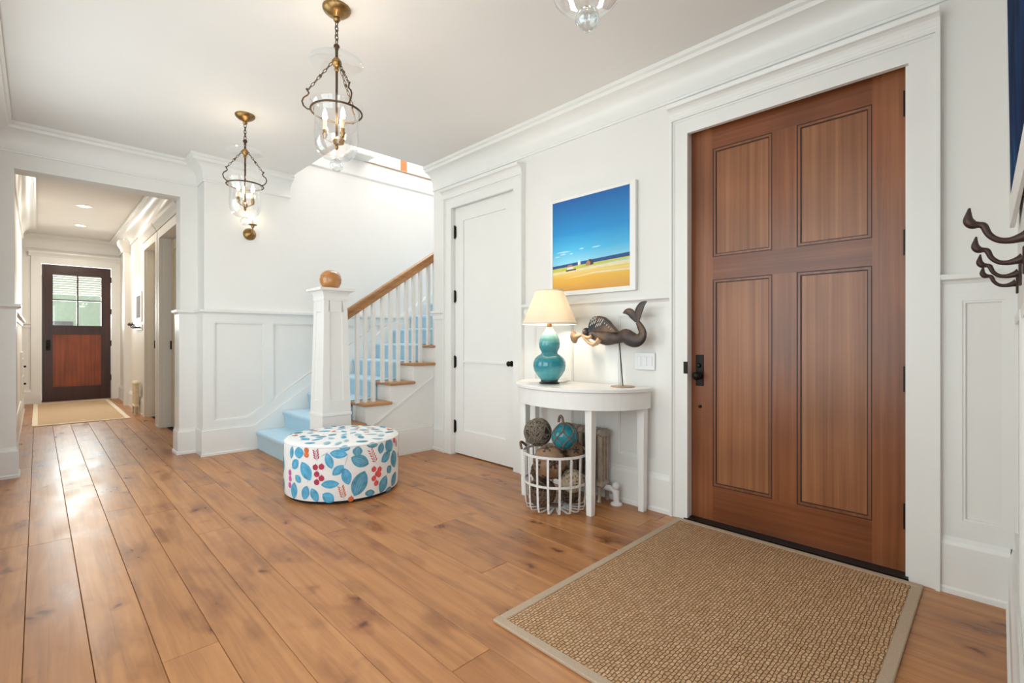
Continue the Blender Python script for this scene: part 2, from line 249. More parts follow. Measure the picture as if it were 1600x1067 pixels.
# ------------------------------------------------------------------ mesh helpers
ORG = {}
def org(o): return ORG.get(o.name, Vector((0, 0, 0))) if o else Vector((0, 0, 0))
class MB:
    def __init__(s): s.v = []; s.f = []
    def add(s, v, f):
        b = len(s.v); s.v += [tuple(p) for p in v]; s.f += [tuple(b+i for i in q) for q in f]; return b
    def box(s, x0, x1, y0, y1, z0, z1):
        v = [(x, y, z) for z in (z0, z1) for y in (y0, y1) for x in (x0, x1)]
        s.add(v, [(0, 2, 3, 1), (4, 5, 7, 6), (0, 1, 5, 4), (2, 6, 7, 3), (0, 4, 6, 2), (1, 3, 7, 5)]); return s
    def prism(s, poly, axis, a, b):
        def P(u, w, t): return (t, u, w) if axis == 'x' else (u, t, w) if axis == 'y' else (u, w, t)
        n = len(poly); v = [P(u, w, a) for u, w in poly]+[P(u, w, b) for u, w in poly]
        s.add(v, [tuple(range(n))[::-1], tuple(range(n, 2*n))]+[(i, (i+1) % n, n+(i+1) % n, n+i) for i in range(n)]); return s
    def taper(s, cx, cy, w0, d0, z0, w1, d1, z1):
        v = [(cx+sx*w/2, cy+sy*d/2, z) for w, d, z in ((w0, d0, z0), (w1, d1, z1)) for sx, sy in ((-1, -1), (1, -1), (1, 1), (-1, 1))]
        s.add(v, [(3, 2, 1, 0), (4, 5, 6, 7), (0, 1, 5, 4), (1, 2, 6, 5), (2, 3, 7, 6), (3, 0, 4, 7)]); return s
    def lathe(s, prof, c=(0, 0, 0), n=32, mtx=None, closed=False):
        v = []; f = []; k = len(prof)
        for j in range(n):
            a = 2*math.pi*j/n
            for r, z in prof:
                p = Vector((r*math.cos(a), r*math.sin(a), z))
                if mtx is not None: p = mtx @ p
                v.append((p[0]+c[0], p[1]+c[1], p[2]+c[2]))
        for j in range(n):
            a0 = j*k; a1 = ((j+1) % n)*k
            for i in range(k if closed else k-1):
                i2 = (i+1) % k; f.append((a0+i, a1+i, a1+i2, a0+i2))
        s.add(v, f); return s
    def sphere(s, c, r, n=20, m=10, sz=1.0, mtx=None):
        return s.lathe([(max(1e-5, r*math.sin(math.pi*i/m)), -r*sz*math.cos(math.pi*i/m)) for i in range(m+1)], c, n, mtx)
    def tube(s, pts, r, n=8, closed=False, flat=None):
        pts = [Vector(p) for p in pts]; k = len(pts); rr = r if isinstance(r, (list, tuple)) else [r]*k
        v = []; f = []; up = None
        for i, p in enumerate(pts):
            if closed: t = pts[(i+1) % k]-pts[i-1]
            else: t = pts[min(i+1, k-1)]-pts[max(i-1, 0)]
            t = t.normalized() if t.length > 1e-9 else Vector((0, 0, 1))
            if flat is not None:
                a = Vector(flat).normalized(); b = t.cross(a).normalized(); fa = 0.5
            else:
                if up is None: up = Vector((0, 0, 1)) if abs(t.z) < 0.9 else Vector((1, 0, 0))
                a = (up-t*up.dot(t)); a = a.normalized() if a.length > 1e-6 else t.orthogonal().normalized(); up = a; b = t.cross(a); fa = 1.0
            for j in range(n):
                th = 2*math.pi*j/n; v.append(p+a*math.cos(th)*rr[i]*fa+b*math.sin(th)*rr[i])
        for i in range(k if closed else k-1):
            i2 = (i+1) % k
            for j in range(n): f.append((i*n+j, i*n+(j+1) % n, i2*n+(j+1) % n, i2*n+j))
        if not closed: f.append(tuple(range(n))[::-1]); f.append(tuple((k-1)*n+j for j in range(n)))
        s.add(v, f); return s
    def sweep(s, prof, path, caps=True):
        """prof: (out, z); path: (x, y) polyline, 'out' to the left of travel, mitred corners."""
        P = [Vector((x, y)) for x, y in path]; k = len(prof); n = len(P); v = []; f = []
        for i in range(n):
            d0 = (P[i]-P[i-1]).normalized() if i > 0 else None; d1 = (P[i+1]-P[i]).normalized() if i < n-1 else None
            if d0 is None: d0 = d1
            if d1 is None: d1 = d0
            n0 = Vector((-d0.y, d0.x)); n1 = Vector((-d1.y, d1.x)); mt = (n0+n1); mt = mt/(mt.length_squared/2) if mt.length > 1e-6 else n0
            for o, z in prof: v.append((P[i].x+mt.x*o, P[i].y+mt.y*o, z))
        for i in range(n-1):
            for j in range(k): f.append((i*k+j, (i+1)*k+j, (i+1)*k+(j+1) % k, i*k+(j+1) % k))
        if caps: f.append(tuple(range(k))); f.append(tuple((n-1)*k+j for j in range(k))[::-1])
        s.add(v, f); return s
    def build(s, name, mat, parent=None, smooth=False, bevel=0.0, angle=40, origin=None, recalc=True):
        o0 = Vector(origin) if origin is not None else org(parent)
        me = bpy.data.meshes.new(name); me.from_pydata([(x-o0.x, y-o0.y, z-o0.z) for x, y, z in s.v], [], s.f)
        bm = bmesh.new(); bm.from_mesh(me)
        if recalc: bmesh.ops.recalc_face_normals(bm, faces=bm.faces)
        if bevel: bmesh.ops.bevel(bm, geom=list(bm.edges), offset=bevel, segments=1, affect='EDGES', clamp_overlap=True)
        bm.to_mesh(me); bm.free()
        me.materials.append(M[mat] if isinstance(mat, str) else mat)
        if smooth:
            me.shade_smooth() if hasattr(me, 'shade_smooth') else None
            try: me.set_sharp_from_angle(angle=R(angle))
            except Exception: pass
        o = bpy.data.objects.new(name, me); COL.objects.link(o)
        if parent: o.parent = parent; o.location = o0-org(parent)
        else: o.location = o0
        ORG[o.name] = o0
        return o
def spl(pts, m=4):
    out = []; n = len(pts)
    for i in range(n-1):
        p0, p1, p2, p3 = pts[max(i-1, 0)], pts[i], pts[i+1], pts[min(i+2, n-1)]
        for j in range(m):
            t = j/m; out.append(tuple(0.5*(2*b+(c_-a)*t+(2*a-5*b+4*c_-d)*t*t+(3*b-a-3*c_+d)*t**3) for a, b, c_, d in zip(p0, p1, p2, p3)))
    return out+[tuple(pts[-1])]
def tag(o, label=None, cat=None, group=None, kind=None):
    if label: o['label'] = label
    if cat: o['category'] = cat
    if group: o['group'] = group
    if kind: o['kind'] = kind
    return o
def thing(name, loc, label, cat, group=None, kind=None):
    o = bpy.data.objects.new(name, None); COL.objects.link(o); o.location = loc; o.empty_display_size = 0.1; ORG[o.name] = Vector(loc)
    return tag(o, label, cat, group, kind)
def struct(name, mb, mat, label, **kw): return tag(mb.build(name, mat, **kw), label, kind='structure')
def B(*a): return MB().box(*a)
def copy_tree(o, parent=None):
    c = o.copy(); COL.objects.link(c); c.parent = parent
    for ch in list(o.children): copy_tree(ch, c)
    return c
def bulb_light(parent, loc, power, col=(1.0, 0.82, 0.60), r=0.012):
    d = bpy.data.lights.new('bulb_light', 'POINT'); d.energy = power; d.color = col; d.shadow_soft_size = r
    o = bpy.data.objects.new('bulb_light', d); COL.objects.link(o)
    if parent: o.parent = parent; o.location = Vector(loc)-org(parent)
    else: o.location = loc
    return o

# ================================================================== SETTING
ZC = 2.88          # entry ceiling
XW = 2.92          # wall with the front door
YN = -0.05         # wall with the coat hooks
XL = -0.28         # unseen wall with windows
YO = 5.66          # wall with the opening to the hall
YS = 5.40          # stair wall
YB = 11.90         # end of the hall
XC = 1.145         # corner of the stair wall
HC = 2.97          # hall ceiling

# ---- floor: boards run towards the hall
fl = struct('floor', B(-0.32, 6.0, -1.6, 12.6, -0.10, -0.014), 'subfloor', 'wide knotty honey oak board floor')
def plank(x0, x1, y0, y1):
    g = 0.0008; e = 0.0016
    x0 += g; x1 -= g; y0 += g; y1 -= g
    mb = MB(); v = [(x0, y0, -0.014), (x1, y0, -0.014), (x1, y1, -0.014), (x0, y1, -0.014), (x0, y0, -e), (x1, y0, -e), (x1, y1, -e), (x0, y1, -e), (x0+e, y0+e, 0), (x1-e, y0+e, 0), (x1-e, y1-e, 0), (x0+e, y1-e, 0)]
    f = [(8, 9, 10, 11)]+[(a+4, (a+1) % 4+4, (a+1) % 4+8, a+8) for a in range(4)]+[(a, (a+1) % 4, (a+1) % 4+4, a+4) for a in range(4)]
    mb.add(v, f); mb.build('plank', 'plank', fl, recalc=False)
PW = 0.1737
for k in range(-2, 18):
    xa = -0.0375+PW*k; xb = xa+PW
    xa = max(xa, XL-0.02); xb = min(xb, XW+0.06)
    if xb-xa < 0.02: continue
    yend = YB+0.1 if xa < 1.16 else YS+0.2
    y = -1.55+random.uniform(-0.9, 0)
    while y < yend:
        ln = random.choice((2.2, 2.7, 3.2, 3.8))+random.uniform(-0.2, 0.2); y1 = min(y+ln, yend)
        plank(xa, xb, max(y, -1.6), y1); y = y1

# ---- wall with the front door and the closet door (x = XW)
FD = (0.305, 1.391); CD = (2.925, 3.800); DH = 2.455
w = MB()
w.box(XW, XW+0.16, YN-0.12, FD[0], 0, ZC); w.box(XW, XW+0.16, FD[0], FD[1], DH, ZC); w.box(XW, XW+0.16, FD[1], CD[0], 0, ZC)
w.box(XW, XW+0.16, CD[0], CD[1], DH, ZC); w.box(XW, XW+0.16, CD[1], 4.12, 0, ZC)
wall_r = struct('wall_right', w, 'wall', 'white wall with wainscot around the front door and closet door')
struct('wall_closet', B(XW+0.16, 3.9, 2.7, 2.72, 0, ZC).box(XW+0.16, 6, 4.04, 4.12, 0, ZC).box(3.88, 3.9, 2.72, 4.04, 0, ZC), 'wall', 'white wall beside the upper stair flight behind the closet')
# ---- coat-hook wall (y = YN)
wall_n = struct('wall_near', B(0.62, XW+0.16, YN-0.12, YN, 0, ZC), 'wall', 'white wall with coat hooks at the right edge')
struct('wall_near_header', B(XL-0.12, 0.62, YN-0.12, YN, 2.45, ZC), 'wall', 'white header over the doorway beside the coat hooks')
# ---- window wall on the left, outside the picture
w = MB(); wins = ((0.60, 2.50), (3.05, 4.95))
ys = [YN-0.12, wins[0][0], wins[0][1], wins[1][0], wins[1][1], YO]
for i in range(5):
    if i in (1, 3): w.box(XL-0.14, XL, ys[i], ys[i+1], 0, 0.55); w.box(XL-0.14, XL, ys[i], ys[i+1], 2.55, ZC)
    else: w.box(XL-0.14, XL, ys[i], ys[i+1], 0, ZC)
struct('wall_left', w, 'wall', 'white window wall left of the floor boards, its crown at the top left corner')
for i, (a, b) in enumerate(wins):
    f = MB(); x0, x1 = XL-0.10, XL-0.05
    f.box(x0, x1, a, a+0.05, 0.55, 2.55); f.box(x0, x1, b-0.05, b, 0.55, 2.55); f.box(x0, x1, a+0.05, b-0.05, 0.55, 0.61); f.box(x0, x1, a+0.05, b-0.05, 2.49, 2.55)
    f.box(x0+0.01, x1-0.01, (a+b)/2-0.02, (a+b)/2+0.02, 0.61, 2.49); f.box(x0+0.01, x1-0.01, a+0.05, b-0.05, 1.53, 1.57)
    wo = struct('window_%d' % (i+1), f, 'trim', 'white framed window in the left wall, %s' % ('nearer the doorway' if i == 0 else 'nearer the hall'))
    for yy in ((a+0.05, (a+b)/2-0.02), ((a+b)/2+0.02, b-0.05)):
        for zz in ((0.61, 1.53), (1.57, 2.49)): B(x0+0.022, x0+0.026, yy[0], yy[1], zz[0], zz[1]).build('pane', 'pane', wo)
# ---- opening wall
OX = (-0.138, 0.998); OH = 2.53; TH = 0.20
w = MB(); w.box(XL-0.14, OX[0], YO, YO+TH, 0, HC); w.box(OX[1], XC+0.06, YO, YO+TH, 0, HC); w.box(OX[0], OX[1], YO, YO+TH, OH, HC)
wall_b = struct('wall_back', w, 'wall', 'white wall with the wide opening into the hall')
# ---- stair wall
w = MB(); w.box(XC, 2.80, YS, YS+0.18, 0, 5.3); w.box(2.80, 6.0, YS, YS+0.18, 0, 3.27); w.box(XC, XC+0.18, YS+0.18, YO+TH, 0, HC)
wall_s = struct('wall_stair', w, 'wall', 'tall white wall with wainscot beside the stairs')
# ---- ceilings
c = MB(); c.box(XL-0.14, 1.945, YN-0.12, YO+0.02, ZC, ZC+0.12); c.box(1.945, XW+0.16, YN-0.12, 4.11, ZC, ZC+0.12)
struct('ceiling', c, 'ceil', 'white entry ceiling with an opening over the stairs')
u = MB(); u.box(XL-0.14, 1.945, YN-0.12, YS, ZC+0.12, 3.20); u.box(1.945, 6.0, YN-0.12, 4.11, ZC+0.12, 3.20)
struct('floor_upper', u, 'trim', 'underside of the floor above around the stair opening')
struct('wall_upper', B(1.6, 6.0, 7.2, 7.3, 3.2, 5.4).box(6.0, 6.1, 4.0, 7.3, 0, 5.4).box(1.845, 1.945, 4.0, 5.4, 3.2, 5.4).box(1.945, 6.0, 4.0, 4.11, 3.2, 5.4), 'upwall', 'bright white wall of the upper landing seen through the stair opening')
struct('floor_landing', B(2.80, 6.0, YS+0.18, 7.2, 3.0, 3.26), 'oak', 'upper landing floor behind the stair wall')
struct('trim_1', B(2.80, 6.0, YS-0.035, YS+0.18, 3.27, 3.285), 'binding', 'tan edge strip of the upper landing', bevel=0.004)
struct('trim_2', MB().sweep([(0, 3.07), (0.006, 3.07), (0.016, 3.085), (0.018, 3.27), (0, 3.27)], [(6.0, YS), (2.12, YS)]), 'trim', 'white fascia board below the upper landing edge')
t = MB(); t.box(2.62, 2.76, YS-0.16, YS-0.001, 3.40, 3.75)
t.sweep([(0, 3.27), (0.05, 3.27), (0.055, 3.29), (0.02, 3.33), (0.0, 3.40)], [(2.78, YS-0.001), (2.78, YS-0.18), (2.60, YS-0.18), (2.60, YS-0.001)]); t.box(2.60, 2.78, YS-0.18, YS-0.001, 3.27, 3.40)
struct('trim_3', t, 'trim', 'small moulded white post foot at the end of the landing edge')
op = thing('landing_picture', (4.45, 7.2, 3.9), 'orange picture on the upper landing wall above the stairs', 'picture')
B(4.385, 4.535, 7.17, 7.198, 3.97, 4.75).build('frame', 'frame', op); B(4.40, 4.52, 7.16, 7.17, 3.985, 4.735).build('canvas', 'orange', op)

# ---- mouldings
CROWN = [(0, 2.655), (0.014, 2.655), (0.016, 2.668), (0.010, 2.675), (0.012, 2.70)] + [(0.012+0.100*(1-math.cos(a*math.pi/2/6)), 2.70+0.125*math.sin(a*math.pi/2/6)) for a in range(1, 7)] + [(0.116, 2.835), (0.116, 2.848), (0.134, 2.855), (0.134, 2.8795), (0, 2.8795)]
def crown(name, path, label): return struct(name, MB().sweep(CROWN, path), 'trim', label, smooth=True, angle=35)
crown('trim_4', [(XW, YN), (XW, 4.12)], 'white crown moulding above the front door and closet')
crown('trim_5', [(1.945, YS), (XC, YS), (XC, YO), (XL, YO), (XL, YN)], 'white crown moulding over the hall opening and the stair wall corner')
crown('trim_6', [(0.62, YN), (XW, YN)], 'white crown moulding above the coat hooks')
BASE = [(0, 0), (0.034, 0), (0.034, 0.022), (0.026, 0.030), (0.026, 0.215), (0.018, 0.232), (0.014, 0.250), (0, 0.250)]
def base(name, path, label): return struct(name, MB().sweep(BASE, path), 'trim', label)
base('baseboard_right', [(XW, YN+0.02), (XW, 0.189)], 'white baseboard between the front door casing and the corner')
base('baseboard_console', [(XW, 1.484), (XW, 2.811)], 'white baseboard behind the half-round table')
base('baseboard_closet', [(XW, 3.902), (XW, 4.12)], 'white baseboard between the closet casing and the stairs')
base('baseboard_near', [(0.62, YN), (XW, YN)], 'white baseboard under the coat hooks')
base('baseboard_pier', [(XC, YO), (OX[1], YO), (OX[1], YO+TH)], 'white baseboard around the right pier of the hall opening')
base('baseboard_left', [(OX[0], YO+TH), (OX[0], YO), (XL, YO)], 'white baseboard around the left pier of the hall opening')
RAIL = [(0, 1.335), (0.014, 1.335), (0.014, 1.375), (0.022, 1.388), (0.040, 1.396), (0.042, 1.418), (0, 1.420)]
def crail(name, path, label): return struct(name, MB().sweep(RAIL, path), 'trim', label)
crail('trim_7', [(XW, YN), (XW, 0.189)], 'white chair rail right of the front door')
crail('trim_8', [(XW, 1.484), (XW, 2.811)], 'white chair rail behind the table lamp')
crail('trim_9', [(3.6, YS), (XC, YS), (XC, YO), (OX[1], YO), (OX[1], YO+TH)], 'white chair rail along the stair wall and right pier')
crail('trim_10', [(OX[0], YO+TH), (OX[0], YO), (XL, YO)], 'white chair rail on the left pier of the hall opening')
crail('trim_11', [(XW, 3.902), (XW, 4.12)], 'white chair rail between closet casing and stairs')

# ---- wainscot: rails and stiles proud of the panels
def wain_right(y0, y1, panels, parent, zt=1.335, zb=0.25, t=0.013):
    x0 = XW-t
    B(x0, XW, y0, y1, 1.30, zt).build('wainscot_rail', 'trim', parent); B(x0, XW, y0, y1, zb, 0.33).build('wainscot_rail', 'trim', parent)
    ed = [y0]+[e for p in panels for e in p]+[y1]
    for a, b in zip(ed[0::2], ed[1::2]):
        if b-a > 0.004: B(x0, XW, a, b, 0.33, 1.30).build('wainscot_stile', 'trim', parent)
    for a, b in panels:
        q = MB(); e = 0.010
        q.box(XW-0.009, XW, a, a+e, 0.33, 1.30); q.box(XW-0.009, XW, b-e, b, 0.33, 1.30); q.box(XW-0.009, XW, a+e, b-e, 0.33, 0.33+e); q.box(XW-0.009, XW, a+e, b-e, 1.30-e, 1.30)
        q.build('panel_bead', 'trim', parent)
wain_right(YN, 0.189, [(YN+0.035, 0.118)], wall_r)
wain_right(1.484, 2.811, [(1.594, 1.884), (1.985, 2.306), (2.405, 2.69)], wall_r)
# near wall wainscot
for a, b in ((0.75, 1.30), (1.42, 1.97), (2.09, 2.80)):
    q = MB(); 
    for r_ in ((a, a+0.03, 0.33, 1.22), (b-0.03, b, 0.33, 1.22), (a+0.03, b-0.03, 0.33, 0.36), (a+0.03, b-0.03, 1.19, 1.22)): q.box(r_[0], r_[1], YN, YN+0.010, r_[2], r_[3])
    q.build('panel_bead', 'trim', wall_n)
# stair wall: skirt board and panel frame
SL = 0.178/0.262
def skz(x): return 0.245+(x-1.585)*SL if x > 1.585 else 0.245
sk = MB().prism([(XC-0.026, 0), (1.66, 0), (4.6, (4.6-1.66)*SL), (4.6, skz(4.6)), (1.585, 0.245), (XC-0.026, 0.245)], 'y', YS-0.026, YS)
sk.box(XC-0.026, XC, YS, YO-0.026, 0, 0.245)
struct('baseboard_stair', sk, 'trim', 'white skirt board climbing the stair wall')
sh = MB().box(XC-0.034, 1.60, YS-0.034, YS-0.026, 0, 0.022)
sh.prism([(XC-0.02, 0.245), (1.585, 0.245), (4.6, skz(4.6)), (4.6, skz(4.6)+0.02), (1.58, 0.265), (XC-0.02, 0.265)], 'y', YS-0.016, YS)
struct('trim_12', sh, 'trim', 'small bead on top of the stair skirt board')
t_ = 0.014; ya = YS-t_
B(XC-t_, 3.6, ya, YS, 1.30, 1.335).build('wainscot_rail', 'trim', wall_s)
MB().prism([(XC-t_, 0.26), (1.58, 0.26), (2.98, skz(2.98)+0.015), (2.98, skz(2.98)+0.115), (1.53, 0.33), (XC-t_, 0.33)], 'y', ya, YS).build('wainscot_rail', 'trim', wall_s)
def pbz(x): return max(0.33, 0.33+(x-1.53)*SL)
pans = ((1.224, 1.680), (1.769, 2.215), (2.305, 2.75))
edges = [XC-t_]+[e for p in pans for e in p]+[2.86]
for a, b in zip(edges[0::2], edges[1::2]):
    MB().prism([(a, pbz(a)), (b, pbz(b)), (b, 1.30), (a, 1.30)], 'y', ya, YS).build('wainscot_stile', 'trim', wall_s)
B(XC-t_, XC, YS, YO, 0.245, 1.335).build('wainscot_stile', 'trim', wall_s)
for a, b in pans:
    lo = [(a, pbz(a))]+([(1.53, 0.33)] if a < 1.53 < b else [])+[(b, pbz(b))]
    loop = lo+[(b, 1.30), (a, 1.30)]; q = MB()
    cx = sum(p[0] for p in loop)/len(loop); cz = sum(p[1] for p in loop)/len(loop); e = 0.012
    for i in range(len(loop)):
        p, r_ = loop[i], loop[(i+1) % len(loop)]
        def inn(k): return (k[0]+(e if k[0] < cx else -e), k[1]+(e if k[1] < cz else -e))
        q.prism([p, r_, inn(r_), inn(p)], 'y', YS-0.010, YS)
    q.build('panel_bead', 'trim', wall_s)
# piers: shallow panel on each pier below the rail
B(OX[1]-0.012, OX[1], YO+0.0, YO+TH, 0.25, 1.335).box(OX[1]-0.012, XC, YO-0.012, YO, 0.25, 1.335).build('wainscot_stile', 'trim', wall_b)
B(XL, OX[0]+0.012, YO-0.012, YO, 0.25, 1.335).box(OX[0], OX[0]+0.012, YO, YO+TH, 0.25, 1.335).build('wainscot_stile', 'trim', wall_b)

# ---- door casings on the right wall
def casing(name, y0, y1, zt, j0, j1, label):
    o = MB(); xf = XW-0.028; wd = 0.096
    o.box(xf, XW, y0-wd, y0, 0, zt+wd).box(xf, XW, y1, y1+wd, 0, zt+wd).box(xf, XW, y0, y1, zt, zt+wd)
    o.box(xf-0.016, XW, y0-wd-0.016, y0-wd, 0, zt+wd+0.016).box(xf-0.016, XW, y1+wd, y1+wd+0.016, 0, zt+wd+0.016).box(xf-0.016, XW, y0-wd, y1+wd, zt+wd, zt+wd+0.016)
    o.box(xf-0.004, xf, y0-wd, y0-wd+0.012, 0, zt+wd).box(xf-0.004, xf, y1+wd-0.012, y1+wd, 0, zt+wd).box(xf-0.004, xf, y0-wd+0.012, y1+wd-0.012, zt+wd-0.012, zt+wd)
    # cap moulding
    z = zt+wd+0.016
    capp = [(0, z), (0.044, z), (0.046, z+0.008)]+[(0.046+0.040*(1-math.cos(a*math.pi/8)), z+0.012+0.040*math.sin(a*math.pi/8)) for a in range(5)]+[(0.088, z+0.056), (0.094, z+0.072), (0, z+0.076)]
    o.sweep(capp, [(XW, y0-wd-0.016), (XW, y1+wd+0.016)])
    # jamb lining
    o.box(XW+0.001, XW+0.15, j0-0.001, j0+0.010, 0, zt+0.030).box(XW+0.001, XW+0.15, j1-0.010, j1+0.001, 0, zt+0.030).box(XW+0.001, XW+0.15, j0-0.001, j1+0.001, zt+0.030, zt+0.038)
    return struct(name, o, 'trim', label)
casing('trim_13', 0.301, 1.374, 2.418, FD[0], FD[1], 'white moulded casing around the mahogany front door')
casing('trim_14', CD[0]-0.004, CD[1]-0.008, 2.418, CD[0], CD[1], 'white moulded casing around the white closet door')

# ---- front door
def rect_door(name, x, y0, y1, z0, z1, label):
    d = thing(name, (x, (y0+y1)/2, z0), label, None, kind='structure'); return d
dx = 2.966; d0, d1, dz0, dz1 = 0.315, 1.381, 0.012, 2.448
fd = rect_door('door_1', dx, d0, d1, dz0, dz1, 'tall mahogany front door with four panels')
pl = [(0.449, 0.785), (0.908, 1.246)]; zr = [(0.224, 1.498), (1.636, 2.304)]
T = dx+0.045
B(dx, T, d0, pl[0][0], dz0, dz1).build('stile', 'mahog_v', fd); B(dx, T, pl[1][1], d1, dz0, dz1).build('stile', 'mahog_v', fd)
for za, zb in ((dz0, zr[0][0]), (zr[0][1], zr[1][0]), (zr[1][1], dz1)): B(dx, T, pl[0][0], pl[1][1], za, zb).build('rail', 'mahog_h', fd)
for za, zb in zr:
    B(dx, T, pl[0][1], pl[1][0], za, zb).build('mullion', 'mahog_v', fd)
    for a, b in pl:
        p = B(dx+0.010, T-0.004, a, b, za, zb).build('panel', 'mahog_panel', fd)
        q = MB(); e = 0.010
        for i0 in (0.0, 0.017):
            aa, bb, zz0, zz1 = a+i0, b-i0, za+i0, zb-i0; xx = dx-0.0005 if i0 == 0 else dx+0.006; e = 0.005
            q.box(xx, dx+0.012, aa, aa+e, zz0, zz1).box(xx, dx+0.012, bb-e, bb, zz0, zz1).box(xx, dx+0.012, aa+e, bb-e, zz0, zz0+e).box(xx, dx+0.012, aa+e, bb-e, zz1-e, zz1)
        q.build('panel_groove', 'groove', p)
        q = MB(); e = 0.012; i0 = 0.005; aa, bb, zz0, zz1 = a+i0, b-i0, za+i0, zb-i0
        for bx_ in ((aa, aa+e, zz0, zz1), (bb-e, bb, zz0, zz1), (aa+e, bb-e, zz0, zz0+e), (aa+e, bb-e, zz1-e, zz1)): q.box(dx+0.002, dx+0.012, *bx_)
        q.build('panel_bead', 'mahog_v', p)
h = B(dx-0.006, dx, 1.302, 1.352, 0.838, 1.032).build('lock_plate', 'bronze', fd, bevel=0.002)
mx_ = Matrix.Rotation(R(-90), 4, 'Y')
MB().lathe([(0.001, 0.062), (0.014, 0.060), (0.024, 0.052), (0.027, 0.042), (0.024, 0.032), (0.012, 0.024), (0.010, 0.004), (0.017, 0.0), (0.001, 0)], (dx-0.005, 1.330, 0.902), 20, mx_).build('door_knob', 'bronze', h, smooth=True)
MB().lathe([(0.001, 0.016), (0.010, 0.015), (0.014, 0.008), (0.014, 0)], (dx-0.005, 1.329, 0.965), 16, mx_).build('thumb_turn', 'bronze', h, smooth=True)
MB().lathe([(0.001, 0.012), (0.008, 0.010), (0.011, 0.0), (0.001, 0)], (dx-0.0, 1.325, 0.708), 14, mx_).build('peg', 'bronze', fd, smooth=True)
def hinge(y, z0, z1, parent, x):
    q = MB().lathe([(0.001, z0), (0.0085, z0), (0.0085, z1), (0.001, z1)], (x, y, 0), 12); q.sphere((x, y, z1), 0.009, 10, 6); q.sphere((x, y, z0), 0.009, 10, 6)
    q.box(x, x+0.006, y-0.016, y+0.016, z0+0.004, z1-0.004); return q.build('hinge', 'bronze', parent, smooth=True)
for z0, z1 in ((2.195, 2.325), (1.530, 1.660), (0.875, 1.005), (0.217, 0.347)): hinge(0.311, z0, z1, fd, dx-0.010)
struct('trim_15', B(XW-0.03, XW+0.15, 0.30, 1.396, 0.0005, 0.011), 'bronze', 'dark metal threshold below the front door')
struct('trim_16', B(XW-0.030, XW-0.025, 1.372, 1.398, 0.915, 0.99), 'bronze', 'dark strike plate on the front door casing')
# ---- closet door
cd = rect_door('door_2', 2.945, 2.935, 3.79, 0.012, 2.445, 'white painted two-panel closet door')
cx0, cx1 = 2.945, 2.985; c0, c1 = 2.937, 3.788
B(cx0, cx1, c0, 3.07, 0.012, 2.442).build('stile', 'trim', cd); B(cx0, cx1, 3.665, c1, 0.012, 2.442).build('stile', 'trim', cd)
for za, zb in ((0.012, 0.245), (0.905, 0.925), (2.285, 2.442)): B(cx0, cx1, 3.07, 3.665, za, zb).build('rail', 'trim', cd)
for za, zb in ((0.245, 0.905), (0.925, 2.285)):
    B(cx0+0.012, cx1-0.01, 3.07, 3.665, za, zb).build('panel', 'trim', cd)
MB().lathe([(0.001, 0.055), (0.014, 0.053), (0.023, 0.044), (0.024, 0.036), (0.014, 0.026), (0.009, 0.02), (0.009, 0.006), (0.025, 0.004), (0.026, 0.0), (0.001, 0)], (cx0, 2.992, 0.916), 20, mx_).build('door_knob', 'bronze', cd, smooth=True)
for z0, z1 in ((2.130, 2.245), (1.500, 1.606), (0.856, 0.961), (0.217, 0.329)): hinge(3.784, z0, z1, cd, cx0-0.010)

# ================================================================== STAIRS
NX = lambda n: 1.605+0.262*(n-1)
RH = 0.178; NS = 13; YA, YZ = 4.12, YS-0.026
st = thing('staircase', (1.6, 4.7, 0), 'white staircase with oak treads and handrail climbing to the right', 'staircase')
for n in range(1, NS+1):
    x0 = NX(n)+0.026; xe = NX(n+1)+0.026
    B(x0, xe, YA, YZ, RH*(n-1) if n < 3 else RH*(n-2), RH*n-0.026).build('riser', 'trim', st)
    B(NX(n), NX(n+1)+0.03, YA-0.034, YZ, RH*n-0.026, RH*n).build('tread', 'oak', st, bevel=0.006)
# stringer face under the steps
po = [(1.64, 0.0), (XW-0.001, 0.0)]
top = []
for n in range(1, 6): top += [(NX(n)+0.026, RH*(n-1)), (NX(n)+0.026, RH*n-0.026)]
top = [p for p in top if p[0] < XW]+[(XW-0.001, top[-1][1] if top[-1][0] < XW else RH*4-0.026)]
MB().prism([(1.64, 0)]+[p for p in top[1:]]+[(XW-0.001, 0)], 'y', YA-0.004, YA-0.0005).build('stringer', 'trim', st)
sg = MB(); a0 = (2.02, 0.25-0.02); 
def dz(x): return 0.395+(x-2.36)*0.60
sg.prism([(2.17, dz(2.17)), (XW-0.002, dz(XW)), (XW-0.002, dz(XW)+0.022), (2.15, dz(2.15)+0.022)], 'y', YA-0.014, YA-0.004)
sg.box(1.99, XW-0.028, YA-0.026, YA-0.004, 0, 0.245).box(1.99, XW-0.028, YA-0.018, YA-0.004, 0.245, 0.262).box(1.99, XW-0.034, YA-0.034, YA-0.026, 0, 0.022)
sg.build('stringer_moulding', 'trim', st)
